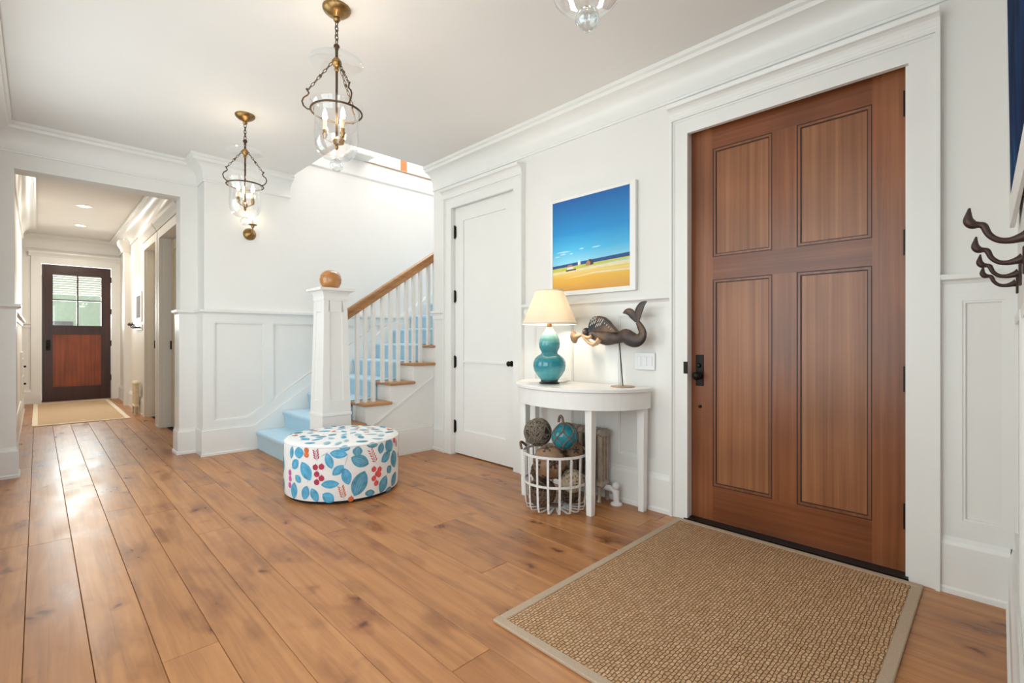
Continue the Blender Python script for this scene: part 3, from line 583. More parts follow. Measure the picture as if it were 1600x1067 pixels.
# newel
ncx, ncy = 1.868, 4.21
nw = MB().taper(ncx, ncy, 0.262, 0.262, 0, 0.262, 0.262, 0.46); nw.taper(ncx, ncy, 0.274, 0.274, 0.46, 0.268, 0.268, 0.485)
nw.taper(ncx, ncy, 0.238, 0.238, 0.485, 0.192, 0.192, 1.47)
no = nw.build('newel_post', 'trim', st, bevel=0.002)
def nface(w0, w1):   # raised frame on the two visible and two hidden faces
    q = MB()
    for ang in range(4):
        m = Matrix.Translation((ncx, ncy, 0)) @ Matrix.Rotation(ang*math.pi/2, 4, 'Z')
        def hw(z): return 0.119-(z-0.485)*(0.119-0.096)/(1.47-0.485)
        def strip(u0a, u1a, za, u0b, u1b, zb):
            ya_, yb_ = -hw(za), -hw(zb); e = 0.010
            v = [(u0a, ya_-e, za), (u1a, ya_-e, za), (u1b, yb_-e, zb), (u0b, yb_-e, zb), (u0a, ya_, za), (u1a, ya_, za), (u1b, yb_, zb), (u0b, yb_, zb)]
            q.add([m @ Vector(p) for p in v], [(0, 1, 2, 3), (4, 7, 6, 5), (0, 4, 5, 1), (1, 5, 6, 2), (2, 6, 7, 3), (3, 7, 4, 0)])
        b_, t_2 = 0.485, 1.47; s_ = 0.055
        strip(-hw(b_)-0.008, -hw(b_)+s_, b_, -hw(t_2)-0.008, -hw(t_2)+s_-0.012, t_2); strip(hw(b_)-s_, hw(b_)+0.008, b_, hw(t_2)-s_+0.012, hw(t_2)+0.008, t_2)
        strip(-hw(b_)+s_, hw(b_)-s_, b_, -hw(b_)+s_, hw(b_)-s_, b_+0.11); strip(-0.07, 0.07, t_2-0.10, -0.06, 0.06, t_2)
    return q
nface(0, 0).build('newel_frame', 'trim', no)
cp = MB(); cp.taper(ncx, ncy, 0.218, 0.218, 1.47, 0.224, 0.224, 1.49)
for i in range(6):
    a, b = i/6, (i+1)/6; f_ = lambda t: 0.218+0.086*(1-math.cos(t*math.pi/2))
    cp.taper(ncx, ncy, f_(a), f_(a), 1.49+0.065*math.sin(a*math.pi/2), f_(b), f_(b), 1.49+0.065*math.sin(b*math.pi/2))
cp.taper(ncx, ncy, 0.312, 0.312, 1.555, 0.316, 0.316, 1.577)
cp.build('newel_cap', 'trim', st)
MB().lathe([(0.0001, 1.577), (0.05, 1.577), (0.074, 1.597), (0.090, 1.630), (0.094, 1.664), (0.086, 1.700), (0.066, 1.728), (0.036, 1.744), (0.0001, 1.749)], (ncx, ncy, 0), 28).build('newel_ball', 'burl', st, smooth=True)
# handrail
def hz(x): return 1.412+(x-2.027)*0.668
xr0, xr1 = ncx+0.085, 4.6
hr = MB()
prof = [(-0.028, -0.098), (0.028, -0.098), (0.030, -0.060), (0.024, -0.050), (0.034, -0.030), (0.032, -0.008), (0.018, 0), (-0.018, 0), (-0.032, -0.008), (-0.034, -0.030), (-0.024, -0.050), (-0.030, -0.060)]
k = len(prof); vv = [(x, ncy+a, hz(x)+b) for x in (xr0, xr1) for a, b in prof]
hr.add(vv, [tuple(range(k)), tuple(range(k, 2*k))[::-1]]+[(i, (i+1) % k, k+(i+1) % k, k+i) for i in range(k)])
hr.build('handrail', 'oak', st, smooth=True, angle=50)
bx = [2.121, 2.201, 2.284, 2.382, 2.470, 2.556, 2.652, 2.734, 2.815, 2.915, 2.996, 3.077, 3.177, 3.258, 3.339]
for i, x in enumerate(bx):
    n = 3+i//3
    B(x-0.016, x+0.016, ncy-0.016, ncy+0.016, RH*n, hz(x)-0.09).build('baluster', 'trim', st)
# carpet runner
ru = MB(); ya_, yb_ = 4.37, YZ-0.008; e = 0.012; prof = []
for n in range(1, NS+1):
    x, zb, zt = NX(n), RH*(n-1)+(0.0 if n == 1 else e), RH*n
    prof += [(x+0.014, zb), (x+0.006, zt-0.04), (x-0.008, zt-0.024), (x-0.011, zt-0.004), (x-0.002, zt+e*0.8), (x+0.014, zt+e)]
prof2 = [(x+e+0.004 if j % 6 != 5 else x+e+0.01, z-e if j % 6 in (3, 4, 5) else z-e*0.2) for j, (x, z) in enumerate(prof)]
m_ = len(prof); v = [(x, ya_, z) for x, z in prof]+[(x, yb_, z) for x, z in prof]
# shell: outer skin and sides, carried into the steps
back = []
for j, (x, z) in enumerate(prof): back.append((x+0.02, max(0.0, z-0.02)))
v += [(x, ya_, z) for x, z in back]+[(x, yb_, z) for x, z in back]
f = []
for j in range(m_-1): f += [(j, j+1, m_+j+1, m_+j), (j, 2*m_+j, 2*m_+j+1, j+1), (m_+j, m_+j+1, 3*m_+j+1, 3*m_+j)]
ru.add(v, f)
tag(ru.build('stair_runner', 'carpet', smooth=True, angle=60), 'pale blue carpet runner laid over the stairs', 'carpet')

# ================================================================== HALL
XHL, XHR = -0.18, 1.13
dA, dB = (6.35, 7.53), (7.80, 8.72)
w = MB()
w.box(XHR, XHR+0.2, YO+TH, dA[0], 0, HC).box(XHR, XHR+0.2, dA[0], dA[1], 2.42, HC).box(XHR, XHR+0.2, dA[1], dB[0], 0, HC).box(XHR, XHR+0.2, dB[0], dB[1], 2.42, HC).box(XHR, XHR+0.2, dB[1], YB+0.1, 0, HC)
wall_hr = struct('wall_hall_right', w, 'hall_warmlit', 'wall on the right of the hall, tinted cream for warm light, with two doorways')
struct('wall_hall_left', B(XHL-0.2, XHL, YO+TH, 10.9, 0, HC).box(XHL-0.2, XHL-0.12, 10.9, YB+0.1, 0, HC), 'wall', 'white wall on the left of the hall')
HD = (0.045, 1.000, 2.475)
w = MB(); w.box(-0.4, HD[0], YB, YB+0.14, 0, HC).box(HD[1], 1.4, YB, YB+0.14, 0, HC).box(HD[0], HD[1], YB, YB+0.14, HD[2], HC)
struct('wall_hall_end', w, 'wall', 'white wall around the far hall door')
struct('ceiling_hall', B(-0.4, 1.4, YO+TH, YB+0.14, HC, HC+0.1), 'ceil', 'white hall ceiling with two recessed lamps')
HCR = [(0, HC-0.24), (0.016, HC-0.24), (0.018, HC-0.215), (0.012, HC-0.20)]+[(0.012+0.13*(1-math.cos(a*math.pi/12)), HC-0.20+0.15*math.sin(a*math.pi/12)) for a in range(1, 7)]+[(0.146, HC-0.04), (0.165, HC-0.035), (0.165, HC-0.001), (0, HC-0.001)]
struct('trim_17', MB().sweep(HCR, [(XHR, YO+TH), (XHR, YB), (XHL-0.12, YB), (XHL-0.12, 10.9), (XHL, 10.9), (XHL, YO+TH)]), 'trim', 'deep white crown moulding around the hall ceiling', smooth=True, angle=35)
struct('baseboard_hall', MB().sweep(BASE, [(1.12, YB), (HD[1]+0.13, YB)]).sweep(BASE, [(HD[0]-0.13, YB), (XHL-0.12, YB), (XHL-0.12, 10.9), (XHL, 10.9), (XHL, YO+TH)]).sweep(BASE, [(XHR, dB[1]+0.12), (XHR, YB)]).sweep(BASE, [(XHR, YO+TH), (XHR, dA[0]-0.12)]).sweep(BASE, [(XHR, dA[1]+0.12), (XHR, dB[0]-0.12)]), 'trim', 'white baseboard along the hall walls')
struct('trim_18', MB().sweep(RAIL, [(XHR, YB), (HD[1]+0.13, YB)]).sweep(RAIL, [(HD[0]-0.13, YB), (XHL-0.12, YB), (XHL-0.12, 10.9), (XHL, 10.9), (XHL, YO+TH)]), 'trim', 'white chair rail along the hall walls')
# doorways on the right of the hall
for i, (a, b) in enumerate((dA, dB)):
    o = MB(); cw = 0.11; xf = XHR-0.03
    o.box(xf, XHR, a-cw, a, 0, 2.42+cw).box(xf, XHR, b, b+cw, 0, 2.42+cw).box(xf, XHR, a, b, 2.42, 2.42+cw)
    o.sweep([(0, 2.53), (0.04, 2.53), (0.05, 2.56), (0.085, 2.60), (0.09, 2.63), (0, 2.63)], [(XHR, a-cw-0.01), (XHR, b+cw+0.01)])
    o.box(XHR, XHR+0.10, b-0.02, b, 0, 2.42).box(XHR, XHR+0.10, a, a+0.02, 0, 2.42)
    struct('trim_%d' % (19+i), o, 'hall_warmlit', 'casing tinted cream for warm light, at the %s doorway on the right of the hall' % ('nearer' if i == 0 else 'farther'))
    dr = thing('door_%d' % (3+i), (XHR+0.12, (a+b)/2, 0), 'cream painted door in the %s doorway on the right of the hall' % ('nearer' if i == 0 else 'farther'), None, kind='structure')
    B(XHR+0.10, XHR+0.14, a+0.024, a+0.14, 0.01, 2.40).build('stile', 'beige', dr); B(XHR+0.10, XHR+0.14, b-0.14, b-0.03, 0.01, 2.40).build('stile', 'beige', dr)
    for za, zb in ((0.01, 0.25), (0.95, 1.08), (2.27, 2.40)): B(XHR+0.10, XHR+0.14, a+0.14, b-0.14, za, zb).build('rail', 'beige', dr)
    for za, zb in ((0.25, 0.95), (1.08, 2.27)): B(XHR+0.112, XHR+0.13, a+0.14, b-0.14, za, zb).build('panel', 'beige', dr)
    for zz in (1.0,): B(XHR+0.085, XHR+0.10, b-0.034, b-0.021, zz, zz+0.11).build('hinge', 'bronze', dr)
# pilaster near the end of the hall
p = MB(); p.box(1.045, XHR, 10.45, 10.62, 0, HC-0.12); p.sweep([(0, 2.62), (0.02, 2.62), (0.025, 2.66), (0.07, 2.74), (0.075, 2.80), (0, 2.80)], [(XHR, 10.45), (1.045, 10.45), (1.045, 10.62), (XHR, 10.62)])
struct('trim_21', p, 'trim', 'white pilaster with a moulded capital near the hall door')
# hall end door casing
o = MB(); cw = 0.13; yf = YB-0.03
o.box(HD[0]-cw, HD[0], yf, YB, 0, HD[2]+0.12).box(HD[1], HD[1]+cw, yf, YB, 0, HD[2]+0.12).box(HD[0], HD[1], yf, YB, HD[2], HD[2]+0.12)
o.sweep([(0, HD[2]+0.12), (0.045, HD[2]+0.12), (0.05, HD[2]+0.14), (0.09, HD[2]+0.18), (0.09, HD[2]+0.205), (0, HD[2]+0.205)], [(HD[1]+cw+0.03, YB), (HD[0]-cw-0.03, YB)])
struct('trim_22', o, 'trim', 'white casing around the dark hall door')
hd = thing('door_5', (0.52, YB+0.02, 0), 'dark mahogany hall door with a four-pane window', None, kind='structure')
y0, y1 = YB+0.015, YB+0.06; hx0, hx1 = 0.052, 0.993; zt = 2.468
B(hx0, hx0+0.14, y0, y1, 0.012, zt).build('stile', 'hdoor', hd); B(hx1-0.14, hx1, y0, y1, 0.012, zt).build('stile', 'hdoor', hd)
for za, zb in ((0.012, 0.27), (1.22, 1.38), (2.30, zt)): B(hx0+0.14, hx1-0.14, y0, y1, za, zb).build('rail', 'hdoor', hd)
bw = (hx1-hx0-0.28)/4
for i in range(4): B(hx0+0.14+bw*i, hx0+0.14+bw*(i+1), y0+0.012+0.002*(i % 2), y1-0.01, 0.27, 1.22).build('board', 'hboard', hd)
cxm = (hx0+hx1)/2
B(cxm-0.011, cxm+0.011, y0+0.004, y1-0.004, 1.38, 2.30).build('muntin', 'hdoor', hd); B(hx0+0.14, hx1-0.14, y0+0.005, y1-0.005, 1.83, 1.852).build('muntin', 'hdoor', hd)
for xa, xb in ((hx0+0.14, cxm-0.011), (cxm+0.011, hx1-0.14)):
    for za, zb in ((1.38, 1.83), (1.852, 2.30)): B(xa, xb, y0+0.02, y0+0.024, za, zb).build('pane', 'pane', hd)
B(hx0+0.05, hx0+0.11, y0-0.008, y0, 0.93, 1.12).build('lock_plate', 'bronze', hd)
MB().sphere((hx0+0.08, y0-0.045, 1.0), 0.028, 14, 8).tube([(hx0+0.08, y0-0.03, 1.0), (hx0+0.08, y0-0.004, 1.0)], 0.012).build('door_knob', 'bronze', hd, smooth=True)
for zz in (0.35, 1.0, 1.6, 2.2): B(hx1-0.004, hx1+0.012, y0-0.012, y0, zz, zz+0.11).build('hinge', 'bronze', hd)
# what stands outside the hall door
bl = thing('window_blind', (0.52, 11.97, 2.27), 'white slatted blind over the upper panes of the hall door', 'blind')
for i in range(8): B(0.20, 0.86, 11.972, 11.994, 2.24-i*0.042, 2.265-i*0.042).build('slat', 'frame', bl)
B(0.185, 0.875, 11.961, 12.0, 2.28, 2.32).build('head_rail', 'frame', bl)
for xx in (0.3, 0.76): B(xx-0.003, xx+0.003, 11.983, 11.985, 1.95, 2.28).build('cord', 'frame', bl)
ex = thing('neighbour_house', (0.6, 15.5, 0), 'pale green house wall seen through the hall door window', 'house')
B(-3, 4.5, 15.5, 15.7, 0, 4.2).build('wall', 'green', ex); B(-3, 4.5, 15.3, 15.5, 2.6, 2.75).build('eave', 'frame', ex)
for a in (0.1, 1.15): B(a, a+0.5, 15.46, 15.5, 0.2, 1.55).build('shutter', 'greydk', ex)
struct('ground', B(-6, 8, 12.62, 20, -0.3, -0.02), 'paving', 'pale paving outside the hall door')
# recessed lamps
for i, (x, y) in enumerate(((0.46, 8.886), (0.493, 10.427))):
    rl = thing('recessed_light', (x, y, HC), 'round recessed ceiling lamp in the hall, %s' % ('nearer the opening' if i == 0 else 'nearer the far door'), 'ceiling light', 'recessed hall lamps')
    MB().lathe([(0.062, HC-0.006), (0.085, HC-0.006), (0.088, HC-0.001), (0.062, HC-0.001)], (x, y, 0), 28, closed=True).build('trim_ring', 'trim', rl, smooth=True)
    MB().lathe([(0.0001, HC-0.0035), (0.062, HC-0.0035)], (x, y, 0), 28).build('lens', 'can', rl)
    d = bpy.data.lights.new('downlight', 'AREA'); d.shape = 'DISK'; d.size = 0.11; d.energy = 17; d.color = (1, 0.9, 0.78); lo = bpy.data.objects.new('downlight', d); COL.objects.link(lo); lo.parent = rl; lo.location = (0, 0, -0.012)
# hall mat
mt = thing('hall_mat', (0.46, 10.2, 0), 'pale woven mat in front of the dark hall door', 'mat')
B(-0.0, 0.89, 8.79, 11.66, 0.0, 0.009).build('weave', 'sisal2', mt)
q = MB()
for bb in ((-0.055, 0.0, 8.72, 11.73), (0.89, 0.945, 8.72, 11.73), (0.0, 0.89, 8.72, 8.79), (0.0, 0.89, 11.66, 11.73)): q.box(*bb, 0.0, 0.011)
q.build('border', plain('hall_mat_border', (0.82, 0.72, 0.56), 0.9), mt)
# radiators
def radiator(name, x0, x1, ystart, nsec, pitch, z0, z1, mat, label, pipe=True):
    rd = thing(name, ((x0+x1)/2, ystart, 0), label, 'radiator')
    cxx = (x0+x1)/2
    for i in range(nsec):
        yc = ystart+pitch*(i+0.5); q = MB(); r_ = pitch*0.34
        for xx in (x0+r_, cxx, x1-r_): q.tube([(xx, yc, z0+0.05), (xx, yc, z1-0.03)], r_*0.9, 8)
        for zz, rr in ((z1-0.035, 0.03), (z0+0.055, 0.03)): q.tube([(x0+0.004, yc, zz-0.006), (x0+r_, yc, zz+0.008), (cxx, yc, zz+0.014), (x1-r_, yc, zz+0.008), (x1-0.004, yc, zz-0.006)], [rr*0.7, rr, rr*1.05, rr, rr*0.7], 8)
        if i in (0, nsec-1): q.tube([(x0+0.012, yc, z0+0.05), (x0+0.008, yc, 0.02), (x0+0.004, yc, 0.0)], [0.016, 0.012, 0.018], 8).tube([(x1-0.012, yc, z0+0.05), (x1-0.008, yc, 0.02), (x1-0.004, yc, 0.0)], [0.016, 0.012, 0.018], 8)
        q.build('section', mat, rd, smooth=True)
    if pipe:
        q = MB().tube([(cxx, ystart+0.01, z0+0.045), (cxx, ystart-0.05, z0+0.045), (cxx, ystart-0.075, z0+0.03), (cxx, ystart-0.08, 0.0)], [0.02, 0.022, 0.024, 0.018], 10); q.lathe([(0.001, 0.0), (0.040, 0.0), (0.038, 0.010), (0.02, 0.02), (0.02, 0.04)], (cxx, ystart-0.08, 0), 16); q.sphere((cxx, ystart-0.075, z0+0.07), 0.026, 12, 8)
        q.build('valve', 'trim', rd, smooth=True)
    return rd
radiator('hall_radiator', 1.035, 1.095, 9.10, 5, 0.062, 0.06, 0.49, 'radiator_w', 'cream column radiator against the right hall wall', False)
radiator('radiator', 2.765, 2.875, 1.925, 7, 0.055, 0.055, 0.50, 'radiator', 'taupe column radiator behind the half-round table')
hp = thing('hall_picture', (XHR, 9.35, 1.5), 'small dark picture in a white frame on the right hall wall', 'picture')
B(XHR-0.02, XHR-0.001, 9.12, 9.62, 1.40, 1.86).build('frame', 'frame', hp); B(XHR-0.024, XHR-0.019, 9.17, 9.57, 1.46, 1.80).build('print', 'greydk', hp)
def hook_mesh(L_=0.09, s=1.0):
    """one forged hook in local space: wall at y=0, arm to +y; profile in y,z"""
    pts = [(0, 0.004, 0.0), (0, 0.016, -0.004), (0, 0.034, -0.008), (0, 0.052, -0.004), (0, 0.066, 0.010), (0, 0.074, 0.030), (0, 0.082, 0.034), (0, 0.092, 0.036), (0, 0.099, 0.046), (0, 0.0985, 0.062), (0, 0.097, 0.074)]
    rr = [0.014, 0.0090, 0.0062, 0.0055, 0.0055, 0.0062, 0.0060, 0.0085, 0.0082, 0.0045, 0.0018]
    q_ = spl([p+(r,) for p, r in zip(pts, rr)], 4); return [(p[0], p[1]*s, p[2]*s) for p in q_], [max(0.001, p[3]*s) for p in q_]
hk = thing('hall_hook_rack', (XHR, 9.3, 1.3), 'small row of black coat hooks below the hall picture', 'coat rack')
B(XHR-0.02, XHR-0.001, 9.05, 9.75, 1.27, 1.35).build('rail', 'trim', hk)
for i in range(4):
    yy = 9.14+0.16*i; ps, rr = hook_mesh(); MB().tube([(XHR-0.02-b, yy, 1.315+c_) for a, b, c_ in ps], rr, 6).build('hook', 'iron', hk, smooth=True)
cb = thing('hall_cabinet', (XHL, 10.3, 0), 'shallow white cabinet with two dark knobs at the left of the hall', 'cabinet')
B(XHL+0.001, XHL+0.02, 9.9, 10.75, 0.26, 0.94).build('body', 'trim', cb)
for zz in (0.46, 0.72): B(XHL+0.02, XHL+0.028, 9.93, 10.72, zz-0.10, zz+0.12).build('drawer', 'trim', cb); MB().sphere((XHL+0.042, 10.32, zz), 0.016, 10, 6).build('knob', 'bronze', cb, smooth=True)

# ================================================================== THINGS
# ---- entry rug
rg = thing('entry_rug', (2.09, 0.85, 0), 'brown woven sisal rug with tan binding in front of the mahogany door', 'rug')
rx0, rx1, ry0, ry1 = 1.296, 2.868, 0.245, 1.425; bw_ = 0.040
MB().box(rx0+bw_, rx1-bw_, ry0+bw_, ry1-bw_, 0.0, 0.011).build('weave', 'sisal', rg)
MB().box(rx0, rx0+bw_, ry0, ry1, 0.0, 0.013).box(rx1-bw_, rx1, ry0, ry1, 0, 0.013).box(rx0+bw_, rx1-bw_, ry0, ry0+bw_, 0, 0.013).box(rx0+bw_, rx1-bw_, ry1-bw_, ry1, 0, 0.013).build('binding', 'binding', rg, bevel=0.003)

# ---- console table
TX, TY, TZ = 2.868, 2.135, 0.812
tb = thing('console_table', (TX-0.2, TY, 0), 'white half-round console table with tapered legs beside the closet', 'table')
def half(a, b, n=40): return [(TX-b*math.sin(math.pi*i/n), TY-a*math.cos(math.pi*i/n)) for i in range(n+1)]
MB().prism(half(0.540, 0.490), 'z', TZ-0.022, TZ).build('tabletop', 'tablewhite', tb, bevel=0.003)
MB().prism(half(0.522, 0.472)+half(0.500, 0.450)[::-1], 'z', TZ-0.135, TZ-0.022).box(TX-0.02, TX, TY-0.50, TY+0.50, TZ-0.135, TZ-0.022).build('apron', 'tablewhite', tb)
for lx, ly in ((2.525, 1.845), (2.525, TY+0.29), (2.835, 1.655), (2.835, TY+0.48)):
    MB().taper(lx, ly, 0.040, 0.040, 0.0, 0.046, 0.046, 0.13).taper(lx, ly, 0.043, 0.043, 0.13, 0.056, 0.056, TZ-0.022).build('leg', 'tablewhite', tb, bevel=0.002)

# ---- table lamp
lx, ly = 2.62, 2.275
lp = thing('table_lamp', (lx, ly, TZ), 'turquoise double-gourd lamp with a cream shade on the half-round table', 'lamp')
MB().lathe([(0.0001, 0), (0.072, 0), (0.074, 0.010), (0.062, 0.016), (0.062, 0.026), (0.0001, 0.026)], (lx, ly, TZ), 32).build('foot', plain('lamp_foot_black', (0.02, 0.016, 0.014), 0.3), lp, smooth=True)
MB().lathe([(0.055, 0.024), (0.066, 0.030), (0.092, 0.062), (0.112, 0.096), (0.118, 0.128), (0.116, 0.155), (0.104, 0.182), (0.082, 0.202), (0.064, 0.212), (0.058, 0.222), (0.062, 0.234), (0.074, 0.258), (0.077, 0.285), (0.072, 0.315), (0.056, 0.350), (0.036, 0.378), (0.026, 0.395), (0.024, 0.405), (0.0001, 0.405)], (lx, ly, TZ), 48).build('body', 'glaze', lp, smooth=True)
MB().lathe([(0.0001, 0.404), (0.018, 0.404), (0.018, 0.45), (0.008, 0.455), (0.008, 0.50), (0.0001, 0.50)], (lx, ly, TZ), 16).build('socket', 'brass', lp, smooth=True)
MB().lathe([(0.197, 0.425), (0.098, 0.668), (0.096, 0.667), (0.195, 0.425)], (lx, ly, TZ), 48, closed=True).build('lamp_shade', 'shade', lp, smooth=True, angle=60)
MB().lathe([(0.193, 0.424), (0.199, 0.424), (0.199, 0.434), (0.193, 0.434)], (lx, ly, TZ), 48, closed=True).build('shade_trim', 'shadetrim', lp, smooth=True); MB().lathe([(0.095, 0.660), (0.101, 0.660), (0.101, 0.670), (0.095, 0.670)], (lx, ly, TZ), 48, closed=True).build('shade_trim', 'shadetrim', lp, smooth=True)
MB().sphere((lx, ly, TZ+0.53), 0.028, 14, 10).build('bulb', 'bulb', lp, smooth=True)
bulb_light(lp, (lx, ly, TZ+0.53), 17, (1, 0.86, 0.68), 0.035)
MB().tube([(lx+0.06, ly-0.02, TZ+0.006), (lx+0.13, ly-0.03, TZ+0.004), (lx+0.20, ly-0.0, TZ+0.004), (TX-0.02, ly+0.01, TZ+0.004), (TX-0.002, ly+0.012, TZ+0.004)], 0.003, 6).build('cord', plain('lamp_cord', (0.35, 0.27, 0.18), 0.5), lp, smooth=True)

# ---- mermaid sculpture
sx = 2.79
ms = thing('mermaid_sculpture', (sx, 1.774, TZ), 'dark metal mermaid blowing a horn on a rod stand on the table', 'sculpture')
def vt(pts, flat=True, k=1.0):
    pts = spl(pts); return MB().tube([(sx, a, b) for a, b, r in pts], [r*k for a, b, r in pts], 14, flat=(1, 0, 0) if flat else None)
body = vt([(2.08, 1.168, .0163), (2.047, 1.171, .0296), (2.0, 1.163, .0407), (1.946, 1.148, .0505), (1.892, 1.14, .0535), (1.831, 1.136, .0385), (1.802, 1.14, .0375), (1.755, 1.151, .0500), (1.714, 1.132, .0500), (1.674, 1.122, .0459), (1.638, 1.139, .0355), (1.627, 1.175, .0281), (1.646, 1.217, .0222), (1.662, 1.242, .0163)])
body.sphere((sx, 2.075, 1.180), 0.030, 14, 10, 1.1)
bo = body.build('body', 'patina', ms, smooth=True, angle=70)
for nm, pts in (('arm', [(1.941, 1.133, .0193), (1.968, 1.106, .0178), (2.0, 1.091, .0148), (2.037, 1.106, .0133), (2.07, 1.133, .0118), (2.092, 1.156, .0104)]), ('arm', [(2.009, 1.156, .0133), (2.037, 1.14, .0118), (2.066, 1.148, .0104), (2.099, 1.164, .0089)])):
    MB().tube([(sx-0.022, a, b) for a, b, r in pts], [r for a, b, r in pts], 10).build(nm, 'tanmetal', ms, smooth=True)
MB().tube([(sx-0.01, a, b) for a, b in ((2.08, 1.165), (2.113, 1.16), (2.143, 1.152), (2.162, 1.147), (2.170, 1.146), (2.177, 1.145))], [.0059, .0104, .0165, .026, .036, .0459], 16).build('horn', 'tanmetal', ms, smooth=True)
for pts in ([(1.666, 1.239, .0133), (1.662, 1.274, .0222), (1.654, 1.316, .0281), (1.63, 1.354, .0222), (1.595, 1.374, .003)], [(1.67, 1.246, .0118), (1.694, 1.282, .0252), (1.718, 1.308, .0267), (1.747, 1.313, .0193), (1.774, 1.305, .003)]):
    q = vt(pts); q.v = [(sx+(x-sx)*0.45, y, z) for x, y, z in q.v]; q.build('tail_fin', 'patina', ms, smooth=True, angle=70)
hair = [(2.051, 1.179), (2.049, 1.225), (2.033, 1.263), (2.0, 1.289), (1.959, 1.293), (1.919, 1.282), (1.879, 1.255), (1.849, 1.221), (1.819, 1.191), (1.797, 1.176), (1.849, 1.172), (1.919, 1.180), (1.982, 1.180)]
ho = MB().prism(hair, 'x', sx-0.020, sx+0.020).build('hair', 'patina', ms, bevel=0.006)
q = MB()
for (a, b), ln in zip([(2.014, 1.262), (1.996, 1.272), (1.978, 1.278), (2.020, 1.236), (2.002, 1.246), (1.984, 1.252), (1.955, 1.262), (1.938, 1.262), (1.921, 1.258), (1.974, 1.226), (1.956, 1.232), (1.938, 1.236), (1.905, 1.240), (1.888, 1.228), (1.871, 1.214), (1.854, 1.200)], [1]*12+[0.35]*4):
    dyy, dzz = (0.008*ln, 0.012*ln) ; q.tube([(sx-0.0215, a+dyy, b-dzz), (sx-0.0215, a-dyy, b+dzz)], 0.0026, 6)
q.build('cut_slits', 'pwhite', ho)
MB().tube([(sx, 1.802, 1.112), (sx, 1.774, TZ+0.006)], 0.0038, 8).build('rod', 'bronze', ms, smooth=True)
MB().lathe([(0.0001, 0), (0.080, 0), (0.080, 0.004), (0.05, 0.007), (0.0001, 0.008)], (sx-0.0, 1.774, TZ), 36).build('base', 'tanmetal', ms, smooth=True)

# ---- wire basket
bcx, bcy, bh = 2.500, 2.115, 0.385
bk = thing('wire_basket', (bcx, bcy, 0), 'round chipped white strap-metal basket under the half-round table', 'basket')
def bring(z, r, hh, t=0.004): return MB().lathe([(r, z), (r+t, z), (r+t, z+hh), (r, z+hh)], (bcx, bcy, 0), 48, closed=True)
bring(bh-0.02, 0.216, 0.016, 0.007).build('rim', 'basket', bk, smooth=True); bring(0.178, 0.211, 0.014, 0.006).build('band', 'basket', bk, smooth=True)
nb = 18
strap = None
for i in range(nb):
    a = 2*math.pi*(i+0.35)/nb; q = MB()
    def pt(r, z, s_): return (bcx+r*math.cos(a)-s_*math.sin(a), bcy+r*math.sin(a)+s_*math.cos(a), z)
    prof_ = [(0.221, bh-0.006), (0.216, 0.19), (0.209, 0.045), (0.198, 0.016), (0.170, 0.008), (0.05, 0.008)]; hw_ = 0.0075
    v = []; f = []
    for r, z in prof_:
        for dr in (0.0, 0.004):
            for s_ in (-hw_, hw_): v.append(pt(r-dr if z > 0.03 else r, z if z > 0.03 else z-dr, s_))
    for j in range(len(prof_)-1):
        b0, b1 = j*4, j*4+4
        f += [(b0, b0+1, b1+1, b1), (b0+2, b1+2, b1+3, b0+3), (b0, b1, b1+2, b0+2), (b0+1, b0+3, b1+3, b1+1)]
    f += [(0, 2, 3, 1), (len(v)-4, len(v)-3, len(v)-1, len(v)-2)]
    q.add(v, f); q.build('strap', 'basket', bk)
for sgn in (1, -1):
    a = R(115 if sgn > 0 else -65); ca, sa = math.cos(a), math.sin(a)
    q = MB().tube([(bcx+0.226*ca-0.05*sa*u+0.012*ca*(1-u*u)*2, bcy+0.226*sa+0.05*ca*u+0.012*sa*(1-u*u)*2, bh-0.004+0.035*(1-u*u)) for u in [k_/5 for k_ in range(-5, 6)]], 0.009, 8); q.build('handle', 'wicker', bk, smooth=True)

# ---- balls in the basket
def strands(c, r, n, rad, seed, tilt=1.0, seg=26, wob=0.03):
    rng = random.Random(seed); q = MB()
    for i in range(n):
        ax = Vector((rng.gauss(0, 1), rng.gauss(0, 1), rng.gauss(0, tilt))).normalized(); a = ax.orthogonal().normalized(); b = ax.cross(a)
        off = rng.uniform(-0.75, 0.75); rr = math.sqrt(1-off*off)*r; ph = rng.uniform(0, 6.28)
        q.tube([Vector(c)+ax*off*r+(a*math.cos(t)+b*math.sin(t))*rr*(1+wob*math.sin(3*t+ph)) for t in [2*math.pi*j/seg for j in range(seg)]], rad, 5, closed=True)
    return q
def ball(name, c, r, mat, n, rad, seed, label, wob=0.03):
    t = thing(name, c, label, 'ball', 'decorative balls in the basket')
    MB().sphere(c, r*0.95, 20, 12).build('core', 'core' if mat != 'twine_lt' else 'wicker', t, smooth=True)
    s_ = strands(c, r*0.965, n, rad, seed, wob=wob).build('winding', mat, t, smooth=True); s_['kind'] = 'stuff'
    return t

